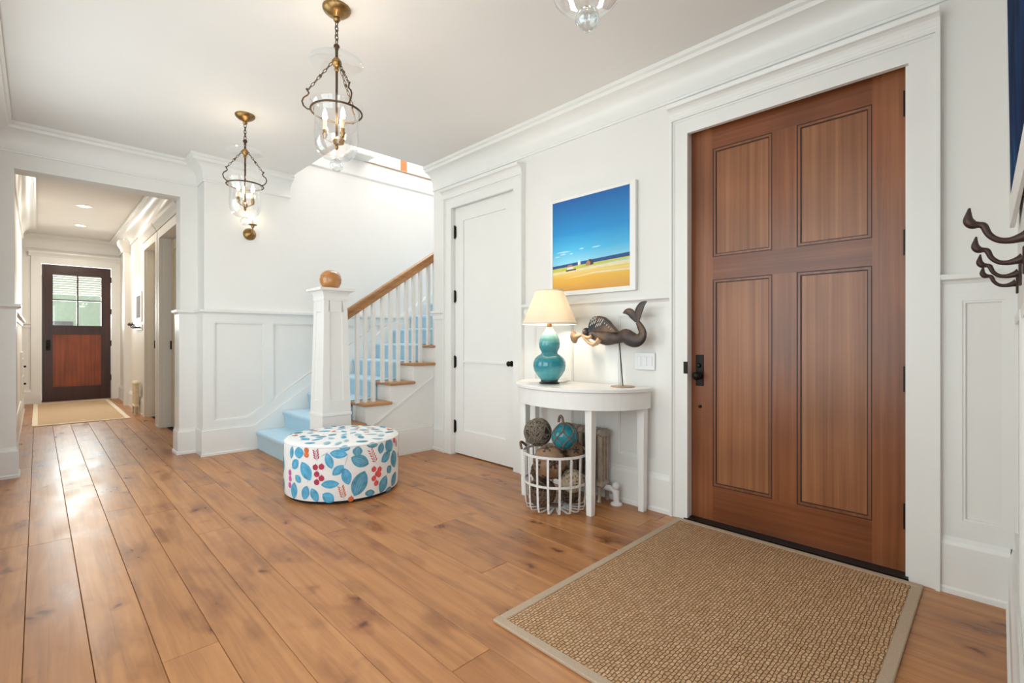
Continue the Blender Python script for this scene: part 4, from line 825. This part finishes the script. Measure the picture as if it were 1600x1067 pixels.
ball('twine_ball', (2.445, 2.228, 0.494), 0.093, 'twine', 46, 0.0042, 1, 'grey tangled twine ball on top of the basket, left of the blue float', 0.06)
ball('wicker_ball', (2.405, 2.155, 0.108), 0.094, 'wicker', 34, 0.0042, 2, 'large brown wicker ball at the bottom left of the basket')
ball('rope_ball', (2.515, 1.985, 0.195), 0.075, 'twine_lt', 34, 0.0046, 3, 'pale coiled rope ball at the right front of the basket', 0.01)
ball('wicker_ball', (2.58, 2.06, 0.080), 0.065, 'wicker', 24, 0.0038, 4, 'small dark wicker ball at the bottom right of the basket')
ball('wicker_ball', (2.50, 2.25, 0.215), 0.070, 'wicker', 24, 0.0038, 5, 'brown wicker ball at the back left of the basket')
ball('twine_ball', (2.615, 2.165, 0.205), 0.058, 'twine', 26, 0.004, 6, 'small grey twine ball at the back of the basket')
def patched(c, r, label, seed):
    t = thing('patched_ball', c, label, 'ball', 'decorative balls in the basket'); MB().sphere(c, r, 28, 16).build('cover', 'leather', t, smooth=True)
    g = (1+5**0.5)/2; rot = Matrix.Rotation(seed, 3, 'X') @ Matrix.Rotation(seed*1.7, 3, 'Z')
    for p in [(0, a, b*g) for a in (-1, 1) for b in (-1, 1)]+[(a, b*g, 0) for a in (-1, 1) for b in (-1, 1)]+[(b*g, 0, a) for a in (-1, 1) for b in (-1, 1)]:
        d = (rot @ Vector(p)).normalized(); a = d.orthogonal().normalized(); b = d.cross(a); q = MB()
        rim = [Vector(c)+(d*math.cos(0.36)+(a*math.cos(2*math.pi*k/5)+b*math.sin(2*math.pi*k/5))*math.sin(0.36))*r*1.012 for k in range(5)]
        low = [Vector(c)+(p_-Vector(c))*0.95 for p_ in rim]
        q.add([Vector(c)+d*r*1.02]+rim+low, [(0, k+1, (k+1) % 5+1) for k in range(5)]+[(k+1, k+6, (k+1) % 5+6, (k+1) % 5+1) for k in range(5)]); q.build('patch', 'patch', t)
patched((2.42, 2.10, 0.315), 0.112, 'large tan leather ball with dark patches in the middle of the basket', 0.5)
patched((2.60, 2.05, 0.370), 0.072, 'small tan leather ball with dark patches at the right of the basket', 1.1)
fc = (2.48, 2.02, 0.490); fr = 0.085
gf = thing('glass_float', fc, 'turquoise glass fishing float in a brown rope net on top of the basket', 'glass float')
MB().sphere(fc, fr, 28, 18).build('float', 'float', gf, smooth=True)
q = MB()
for k in range(6):
    a = 2*math.pi*k/6
    for sg_ in (1, -1):
        q.tube([(fc[0]+(fr+0.002)*math.sin(t)*math.cos(a+sg_*0.55*math.sin(t*2)), fc[1]+(fr+0.002)*math.sin(t)*math.sin(a+sg_*0.55*math.sin(t*2)), fc[2]+(fr+0.002)*math.cos(t)) for t in [math.pi*(0.04+0.92*j/14) for j in range(15)]], 0.004, 6)
q.build('net', 'rope', gf, smooth=True)
MB().tube([(fc[0]-0.01+0.012*math.cos(t*1.0), fc[1]+0.025+0.028*math.cos(t), fc[2]+fr+0.002+0.045*math.sin(t)) for t in [math.pi*j/10 for j in range(11)]], 0.009, 8).build('loop', 'rope', gf, smooth=True)

# ---- ottoman
OC = (1.663, 3.528); OR = 0.408; OHt = 0.405
ot = thing('ottoman', (OC[0], OC[1], 0), 'round white ottoman printed with blue leaves and red berries', 'ottoman')
MB().lathe([(0.0001, 0.0), (OR-0.022, 0.0), (OR-0.018, 0.022), (0.0001, 0.022)], (*OC, 0), 64).build('base', 'obase', ot, smooth=True)
def orad(z): return OR-0.010*max(0, (0.05-z)/0.05)**2+0.004*math.sin(max(0, min(1, z/OHt))*math.pi)
prof = [(0.0001, 0.024)]+[(orad(0.024), 0.024)]+[(orad(0.024+0.361*i/10), 0.024+0.361*i/10) for i in range(1, 11)]+[(OR-0.003, 0.393), (OR-0.012, 0.402), (OR-0.05, 0.407), (OR*0.6, 0.412), (OR*0.3, 0.414), (0.0001, 0.415)]
MB().lathe(prof, (*OC, 0), 72).build('cover', 'ofab', ot, smooth=True, angle=60)
MB().lathe([(OR+0.004*math.cos(t), 0.392+0.004*math.sin(t)) for t in [2*math.pi*j/6 for j in range(6)]], (*OC, 0), 72, closed=True).build('piping', 'ofab', ot, smooth=True)
def S(u, z, e=0.0016): r = orad(z)+e; a = u/0.415; return (OC[0]+r*math.cos(a), OC[1]+r*math.sin(a), z)
def Tp(x, y, e=0.0016): r = math.hypot(x, y)/OR; return (OC[0]+x, OC[1]+y, 0.415-0.008*r*r*1.05+e)
LEAF = [(-1.15, 0.31, -1.162, 0.39, 0.084), (-1.242, 0.299, -1.228, 0.387, 0.043), (-1.223, 0.236, -1.16, 0.301, 0.062), (-1.128, 0.291, -1.057, 0.169, 0.082), (-1.187, 0.193, -1.136, 0.148, 0.049), (-1.215, 0.024, -1.197, 0.142, 0.066), (-1.112, 0.034, -1.082, 0.131, 0.062), (-1.048, 0.117, -1.006, 0.024, 0.056), (-0.969, 0.081, -0.895, 0.024, 0.069), (-0.944, 0.356, -0.907, 0.248, 0.053), (-0.922, 0.356, -0.805, 0.338, 0.059), (-0.981, 0.143, -0.859, 0.145, 0.055), (-0.904, 0.206, -0.829, 0.268, 0.056), (-0.827, 0.248, -0.798, 0.131, 0.064), (-0.86, 0.385, -0.786, 0.380, 0.039), (-0.744, 0.320, -0.732, 0.388, 0.067), (-0.783, 0.317, -0.658, 0.253, 0.083), (-0.76, 0.045, -0.688, 0.212, 0.107), (-0.652, 0.022, -0.644, 0.072, 0.073), (-0.673, 0.386, -0.581, 0.376, 0.037), (-0.562, 0.307, -0.543, 0.385, 0.057), (-0.504, 0.385, -0.424, 0.305, 0.090), (-0.551, 0.247, -0.455, 0.301, 0.071), (-0.41, 0.302, -0.383, 0.166, 0.1), (-0.488, 0.2, -0.445, 0.147, 0.058), (-0.559, 0.024, -0.502, 0.14, 0.083), (-0.429, 0.038, -0.357, 0.128, 0.082), (-0.505, 0.027, -0.424, 0.024, 0.036)]
BERRY = [(-1.02, 0.26, 0), (-0.977, 0.264, 0), (-1.01, 0.213, 0), (-0.977, 0.186, 0), (-1.01, 0.159, 0), (-0.618, 0.209, 1), (-0.569, 0.198, 1), (-0.573, 0.161, 1), (-0.618, 0.144, 1), (-0.598, 0.106, 1), (-0.59, 0.172, 1), (-1.254, 0.2, 2), (-1.251, 0.16, 2), (-1.257, 0.112, 2), (-1.089, 0.375, 3), (-1.089, 0.342, 3), (-0.388, 0.375, 1), (-0.278, 0.239, 1), (-0.783, 0.030, 3)]
SPRIG = [(-1.006, 0.296, -1.023, 0.385, 0), (-0.594, 0.241, -0.644, 0.349, 1), (-0.826, 0.03, -0.848, 0.118, 3), (-0.319, 0.3, -0.370, 0.385, 1)]
# the print goes on round the hidden side
for sh in (1.02, -1.02+2.607):
    LEAF2 = [(a+sh, b, c_+sh, d, e) for a, b, c_, d, e in LEAF[:28]]
    if sh > 1.2: LEAF2 = LEAF2[::1]
    LEAF += LEAF2 if sh == 1.02 else [l for l in LEAF2 if l[0] > 0.55 and l[0] < 1.30]
    BERRY += [(a+sh, b, k) for a, b, k in BERRY[:16] if sh == 1.02 or 0.55 < a+sh < 1.3]
    SPRIG += [(a+sh, b, c_+sh, d, k) for a, b, c_, d, k in SPRIG[:3] if sh == 1.02 or 0.55 < a+sh < 1.3]
prints = {k: MB() for k in ('blue1', 'blue2', 'blue3', 'red', 'coral', 'pink', 'orange', 'stemp')}
def leaf(mb, P, u0, z0, u1, z1, w, e=0.0016, vein=None):
    n = 8; du, dz_ = u1-u0, z1-z0; ln = math.hypot(du, dz_) or 1; nu, nz = -dz_/ln, du/ln; v = []
    for i in range(n+1):
        t = i/n; hw2 = w*0.52*math.sin(math.pi*t)**0.7
        for s_ in (-1, 0, 1): v.append(P(u0+du*t+nu*hw2*s_, z0+dz_*t+nz*hw2*s_, e))
    mb.add(v, [(i*3+j, i*3+j+1, i*3+j+4, i*3+j+3) for i in range(n) for j in (0, 1)])
    if vein is not None:
        for off in (-0.16, 0.0, 0.16):
            v = []
            for i in range(7):
                t = 0.12+0.76*i/6; hw2 = w*off*math.sin(math.pi*t)
                for s_ in (-1, 1): v.append(P(u0+du*t+nu*(hw2+s_*0.0010), z0+dz_*t+nz*(hw2+s_*0.0010), e+0.0008))
            vein.add(v, [(i*2, i*2+1, i*2+3, i*2+2) for i in range(6)])
def disc(mb, P, u, z, r, e=0.0022):
    v = [P(u, z, e)]+[P(u+r*math.cos(k*math.pi/6), z+r*math.sin(k*math.pi/6), e) for k in range(12)]; mb.add(v, [(0, k+1, (k+1) % 12+1) for k in range(12)])
KC = ('red', 'coral', 'pink', 'orange')
for i, l in enumerate(LEAF):
    mid = (l[0]+l[2])/2; leaf(prints['blue1' if mid < -0.80 or i % 3 == 0 and mid > -0.3 else 'blue2'], S, *l, vein=prints['blue3'])  # left leaves bluer, right ones duller: the light's cast put into the print
for u, z, k in BERRY: disc(prints[KC[k]], S, u, min(z, 0.372), 0.020); leaf(prints[KC[k]], S, u, min(z+0.012, 0.378), u+0.003, min(z+0.026, 0.385), 0.006)
for u0, z0, u1, z1, k in SPRIG:
    leaf(prints['stemp'], S, u0, z0, u1, z1, 0.004)
    du, dz_ = u1-u0, z1-z0; ln = math.hypot(du, dz_)
    for i in range(5):
        t = 0.12+0.18*i; cu, cz = u0+du*t, z0+dz_*t
        for s_ in (-1, 1):
            ang = math.atan2(dz_, du)+s_*0.62; a0_, a1_ = 0.010, 0.010+0.026
            zz = [cz+math.sin(ang)*a0_, cz+math.sin(ang)*a1_]
            if max(zz) < 0.388 and min(zz) > 0.02: leaf(prints[KC[k]], S, cu+math.cos(ang)*a0_, zz[0], cu+math.cos(ang)*a1_, zz[1], 0.0085)
for a, b, c_, d in ((-0.93, 0.365, -0.985, 0.33), (-0.825, 0.26, -0.80, 0.345), (-0.575, 0.10, -0.56, 0.03), (-1.08, 0.15, -1.07, 0.19), (-0.44, 0.31, -0.40, 0.36)): leaf(prints['stemp'], S, a, b, c_, d, 0.003)
rng = random.Random(11); placed = []
for _ in range(700):
    a = rng.uniform(0, 6.28); rr = OR*math.sqrt(rng.random())*0.93; x, y = rr*math.cos(a), rr*math.sin(a)
    if all(math.hypot(x-p[0], y-p[1]) > 0.078 for p in placed) and rr < OR-0.045: placed.append((x, y))
for i, (x, y) in enumerate(placed):
    an = rng.uniform(0, 3.14); 
    if i % 6 == 5:
        for k in range(4): disc(prints[('coral', 'orange')[i % 2]], Tp, x+rng.uniform(-0.02, 0.02), y+rng.uniform(-0.02, 0.02), 0.012)
    else:
        h_ = rng.uniform(0.036, 0.05); leaf(prints[('blue2', 'blue3', 'blue1')[i % 3]], Tp, x-h_*math.cos(an), y-h_*math.sin(an), x+h_*math.cos(an), y+h_*math.sin(an), rng.uniform(0.032, 0.05))
NM = dict(blue1='blue_leaf_print', blue2='dimlit_slate_leaf_print', blue3='leaf_vein_print', red='crimson_berry_print', coral='coral_berry_print', pink='magenta_berry_print', orange='orange_berry_print', stemp='stem_print')
for k, mb in prints.items():
    if mb.v: o = mb.build(NM[k], k, ot, recalc=False); o['kind'] = 'stuff'

# ---- bell-jar pendants
def make_pendant(x, y, label):
    pd = thing('bell_jar_pendant', (x, y, ZC), label, 'pendant light', 'bell jar pendants along the ceiling')
    def Z(v): return v
    MB().lathe([(0.0001, 2.806), (0.012, 2.808), (0.018, 2.818), (0.016, 2.830), (0.030, 2.838), (0.050, 2.848), (0.066, 2.862), (0.071, 2.872), (0.071, 2.8795), (0.0001, 2.8795)], (x, y, 0), 32).build('canopy', 'brass', pd, smooth=True)
    def link(c, ax, tilt, l=0.016, w_=0.008, r=0.0022, n=12):
        ax = Vector(ax).normalized(); s_ = Vector(tilt); s_ = (s_-ax*s_.dot(ax)).normalized()
        return [Vector(c)+ax*(l*math.sin(2*math.pi*k/n))+s_*(w_*math.cos(2*math.pi*k/n)) for k in range(n)], r
    q = MB()
    for i in range(5):
        p_, r_ = link((x, y, 2.796-i*0.0235), (0, 0, 1), (1, 0.2, 0) if i % 2 else (-0.2, 1, 0), 0.0165, 0.0085, 0.0026); q.tube(p_, r_, 6, closed=True)
    q.build('chain', 'brassdk', pd, smooth=True)
    MB().sphere((x, y, 2.676), 0.016, 14, 10).tube([(x, y, 2.664), (x, y, 2.60)], 0.008, 8).build('ball_joint', 'brassdk', pd, smooth=True)
    MB().lathe([(0.012, 2.628), (0.05, 2.626), (0.10, 2.612), (0.130, 2.594), (0.135, 2.590), (0.136, 2.594), (0.102, 2.616), (0.05, 2.630), (0.012, 2.632)], (x, y, 0), 40, closed=True).build('smoke_bell', 'thinglass', pd, smooth=True)
    MB().lathe([(0.0001, 2.616), (0.014, 2.614), (0.024, 2.600), (0.026, 2.588), (0.020, 2.576), (0.010, 2.568), (0.012, 2.552), (0.006, 2.545), (0.0001, 2.545)], (x, y, 0), 20).build('hub', 'brass', pd, smooth=True)
    MB().tube([(x, y, 2.56), (x, y, 2.175)], 0.0062, 10).build('rod', 'brassdk', pd, smooth=True)
    for k in range(3):
        a = R(150+120*k); dx_, dy_ = math.cos(a), math.sin(a)
        P3 = lambda r, z: (x+dx_*r, y+dy_*r, z)
        q = MB(); A, Bp = Vector(P3(0.022, 2.590)), Vector(P3(0.140, 2.432)); n = 8; ax = (Bp-A).normalized()
        for i in range(n):
            c_ = A.lerp(Bp, (i+0.5)/n); side = Vector((-dy_, dx_, 0)) if i % 2 else ax.cross(Vector((-dy_, dx_, 0)))
            p_, r_ = link(c_, ax, side, 0.0145, 0.0062, 0.0019, 10); q.tube(p_, r_, 5, closed=True)
        q.sphere(A.lerp(Bp, 0.5), 0.0085, 8, 6)
        q.build('side_chain', 'brassdk', pd, smooth=True)
        MB().tube([P3(0.148, 2.436), P3(0.142, 2.424), P3(0.136, 2.414), P3(0.144, 2.402), P3(0.162, 2.388), P3(0.170, 2.368), P3(0.163, 2.346), P3(0.146, 2.332), P3(0.129, 2.330)], [0.006, 0.0042, 0.0042, 0.0042, 0.0042, 0.0042, 0.0042, 0.0042, 0.0042], 8).build('arm', 'brassdk', pd, smooth=True)
        # candle
        hx_, hy_ = x+0.058*math.cos(a+0.12), y+0.058*math.sin(a+0.12)
        MB().tube([(x, y, 2.178), ((x+hx_)/2, (y+hy_)/2, 2.170), (hx_, hy_, 2.184)], 0.0042, 8).lathe([(0.0001, 2.180), (0.009, 2.184), (0.0105, 2.198), (0.0135, 2.202), (0.0135, 2.208), (0.0105, 2.210), (0.0105, 2.228), (0.0001, 2.228)], (hx_, hy_, 0), 14).build('candle_holder', 'brass', pd, smooth=True)
        MB().lathe([(0.0001, 2.226), (0.0095, 2.226), (0.0095, 2.278), (0.0001, 2.278)], (hx_, hy_, 0), 12).build('candle_sleeve', 'candle', pd, smooth=True)
        MB().lathe([(0.0001, 2.276), (0.008, 2.278), (0.0125, 2.295), (0.011, 2.312), (0.006, 2.330), (0.0001, 2.342)], (hx_, hy_, 0), 14).build('bulb', 'bulb', pd, smooth=True)
        bulb_light(pd, (hx_, hy_, 2.312), 10.5)
    MB().tube([(x+0.128*math.cos(t), y+0.128*math.sin(t), 2.330) for t in [2*math.pi*j/40 for j in range(40)]], 0.0052, 8, closed=True).build('ring', 'brassdk', pd, smooth=True)
    MB().lathe([(0.132, 2.372), (0.133, 2.366), (0.124, 2.348), (0.116, 2.325), (0.108, 2.295), (0.108, 2.250), (0.111, 2.200), (0.108, 2.150), (0.094, 2.112), (0.066, 2.088), (0.030, 2.080), (0.0001, 2.079)], (x, y, 0), 44).build('bell_jar', 'glass', pd, smooth=True, angle=80)
    MB().sphere((x, y, 2.196), 0.001, 6, 4).lathe([(0.0001, 2.130), (0.006, 2.134), (0.010, 2.146), (0.006, 2.154), (0.018, 2.164), (0.020, 2.180), (0.014, 2.190), (0.008, 2.198), (0.0001, 2.198)], (x, y, 0), 18).build('cluster', 'brass', pd, smooth=True)
    MB().sphere((x, y, 2.050), 0.034, 24, 16).build('glass_ball', 'crystal', pd, smooth=True)
    return pd
pd1 = make_pendant(1.126, 2.464, 'glass bell jar pendant in the middle of the ceiling row, nearest the stair opening')
for (x, y, lab, rz) in ((1.154, 4.142, 'farthest glass bell jar pendant, in front of the stair wall', 0.775), (1.126, 0.835, 'nearest glass bell jar pendant, cut off by the top edge', 1.1)):
    c_ = copy_tree(pd1); c_.location = (x, y, ZC); c_.rotation_euler.z = rz; c_['label'] = lab

# ---- wall sconce
sx_, sz_ = 1.546, 2.205
sc = thing('wall_sconce', (sx_, YS, sz_), 'brass candle sconce with a glass shade on the stair wall', 'sconce')
MB().lathe([(0.0001, 0.045), (0.022, 0.042), (0.045, 0.028), (0.060, 0.008), (0.062, 0.0), (0.0001, 0.0)], (sx_, YS, sz_), 28, Matrix.Rotation(R(90), 4, 'X')).build('backplate', 'brass', sc, smooth=True)
ay = YS-0.085
MB().tube([(sx_, YS-0.035, sz_), (sx_, YS-0.07, sz_-0.012), (sx_+0.004, ay, sz_+0.005), (sx_+0.004, ay, sz_+0.06)], 0.0065, 8).lathe([(0.001, sz_+0.055), (0.014, sz_+0.056), (0.018, sz_+0.075), (0.040, sz_+0.080), (0.042, sz_+0.086), (0.001, sz_+0.086)], (sx_+0.004, ay, 0), 20).build('arm', 'brass', sc, smooth=True)
MB().lathe([(0.0001, sz_+0.085), (0.010, sz_+0.085), (0.010, sz_+0.135), (0.0001, sz_+0.135)], (sx_+0.004, ay, 0), 12).build('candle_sleeve', 'candle', sc, smooth=True)
MB().lathe([(0.0001, 0.133), (0.008, 0.135), (0.0125, 0.152), (0.011, 0.170), (0.006, 0.188), (0.0001, 0.20)], (sx_+0.004, ay, sz_), 12).build('bulb', 'bulb', sc, smooth=True)
MB().lathe([(0.040, 0.086), (0.052, 0.10), (0.060, 0.14), (0.054, 0.19), (0.050, 0.23), (0.060, 0.26)], (sx_+0.004, ay, sz_), 28).build('glass_shade', 'glass', sc, smooth=True)
bulb_light(sc, (sx_+0.004, ay, sz_+0.165), 4.5)

# ---- seascape
pa = thing('seascape_painting', (2.9, 2.12, 1.48), 'blue and yellow seascape painting in a white frame above the lamp', 'painting')
ay0, ay1, az0, az1 = 1.738, 2.478+0.022, 1.465, 2.218; fw = 0.045; xf = XW-0.032
q = MB()
for bb in ((ay0, ay0+fw, az0, az1), (ay1-fw/2, ay1, az0, az1), (ay0+fw, ay1-fw/2, az0, az0+fw*0.75), (ay0+fw, ay1-fw/2, az1-fw*0.5, az1)): q.box(xf, XW-0.002, *bb)
q.build('frame', 'frame', pa, bevel=0.002)
cy0, cy1, cz0, cz1 = ay0+fw, ay1-fw/2, az0+fw*0.75, az1-fw*0.5; xc = XW-0.026
cv = B(xc, xc+0.01, cy0, cy1, cz0, cz1).build('canvas', 'canvas', pa, origin=(xc, cy0, cz0))
W_, H_ = cy1-cy0, cz1-cz0
def cq(poly, mat, name, e): MB().prism([(cy1-u*W_, cz0+v_*H_) for u, v_ in poly], 'x', xc-e, xc).build(name, mat, cv)   # u from the left, v from the bottom
cq([(0, 0.255), (1, 0.292), (1, 0.335), (0, 0.287)], 'sea', 'painted_sea', 0.0004)
cq([(0, 0.225), (0.35, 0.235), (1, 0.275), (1, 0.2945), (0, 0.2575)], 'pgrass', 'painted_dunes', 0.0005)
cq([(0, 0.19), (0.5, 0.215), (1, 0.225), (1, 0.262), (0.6, 0.245), (0, 0.212)], 'psand', 'painted_sand', 0.0006)
cq([(0.15, 0.135), (0.6, 0.165), (1, 0.16), (1, 0.178), (0.6, 0.18)], 'psand', 'painted_sand', 0.0006)
cq([(0.19, 0.215), (0.33, 0.222), (0.33, 0.237), (0.19, 0.230)], 'pdark', 'painted_boat', 0.0008)
cq([(0.21, 0.233), (0.29, 0.238), (0.29, 0.262), (0.21, 0.258)], 'pwhite', 'painted_cottage', 0.0009); cq([(0.205, 0.258), (0.295, 0.262), (0.27, 0.285), (0.22, 0.281)], 'pbrown', 'painted_roof', 0.001)
cq([(0.355, 0.272), (0.39, 0.273), (0.39, 0.30), (0.372, 0.327), (0.355, 0.30)], 'pwhite', 'painted_cottage', 0.0008)
cq([(0.46, 0.252), (0.52, 0.254), (0.52, 0.285), (0.49, 0.315), (0.46, 0.275)], 'pbrown', 'painted_cottage', 0.0009); cq([(0.52, 0.254), (0.56, 0.260), (0.56, 0.295), (0.525, 0.318), (0.495, 0.315), (0.52, 0.285)], 'pdark', 'painted_roof', 0.0009)
for u, v_, l_ in ((0.05, 0.43, 0.22), (0.10, 0.405, 0.10), (0.37, 0.44, 0.07), (0.54, 0.435, 0.12), (0.24, 0.40, 0.05), (0.03, 0.385, 0.08)): cq([(u, v_), (u+l_*0.5, v_-0.004), (u+l_, v_+0.004), (u+l_*0.7, v_+0.012), (u+l_*0.2, v_+0.010)], 'pcloud', 'painted_cloud', 0.0005)

# ---- blue abstract on the coat-hook wall
ab = thing('abstract_painting', (1.9, YN, 1.55), 'deep blue abstract painting in a white frame at the right edge', 'painting')
def face(x, z): return -0.025-(2.62-x)*0.018+(z-1.58)*0.012      # hung a touch askew, top tipped forward
q = MB(); bx0, bx1, bz0, bz1 = 1.50, 2.62, 1.55, 2.62; fw = 0.10
def leanbox(mb, x0, x1, z0, z1, y0, y1):
    v = [(x, max(YN+0.0008, face(x, z)+y), z) for z in (z0, z1) for y in (y0, y1) for x in (x0, x1)]; mb.add(v, [(0, 2, 3, 1), (4, 5, 7, 6), (0, 1, 5, 4), (2, 6, 7, 3), (0, 4, 6, 2), (1, 3, 7, 5)])
for a in ((bx0, bx0+fw, bz0, bz1), (bx1-fw, bx1, bz0, bz1), (bx0+fw, bx1-fw, bz0, bz0+fw), (bx0+fw, bx1-fw, bz1-fw, bz1)): leanbox(q, *a, -0.012, 0.001)
q.build('frame', 'frame', ab); q = MB(); leanbox(q, bx0+fw, bx1-fw, bz0+fw, bz1-fw, -0.010, 0.0); q.build('canvas', 'abstract', ab)

# ---- coat hooks
for i, x in enumerate((1.50, 1.932, 2.344, 2.745)):
    nth = ('nearest', 'second nearest', 'third nearest', 'farthest')[i]
    h_ = thing('coat_hook', (x, YN, 1.335), 'curled dark iron coat hook at the right edge, %s of the four' % nth, 'coat hook', 'iron coat hooks on the right wall')
    ps, rr = hook_mesh(); rr = [r*1.15 for r in rr]
    MB().tube([(x, YN+0.002+b, 1.352+c_*1.0) for a, b, c_ in ps], rr, 10).build('hook', 'iron', h_, smooth=True)
    MB().taper(x, YN+0.004, 0.030, 0.007, 1.310, 0.034, 0.007, 1.385).build('hook_plate', 'iron', h_, bevel=0.002)

# ---- switch plate
sw = thing('light_switch', (XW-0.013, 1.69, 0.92), 'white light switch plate with rockers beside the mermaid sculpture', 'light switch')
xs = XW-0.013
B(xs-0.007, xs-0.0005, 1.600, 1.750, 0.925, 1.040).build('plate', 'plate', sw, bevel=0.002)
for k in range(3): B(xs-0.010, xs-0.007, 1.618+0.042*k, 1.647+0.042*k, 0.950, 1.015).build('rocker', 'plate', sw, bevel=0.001)
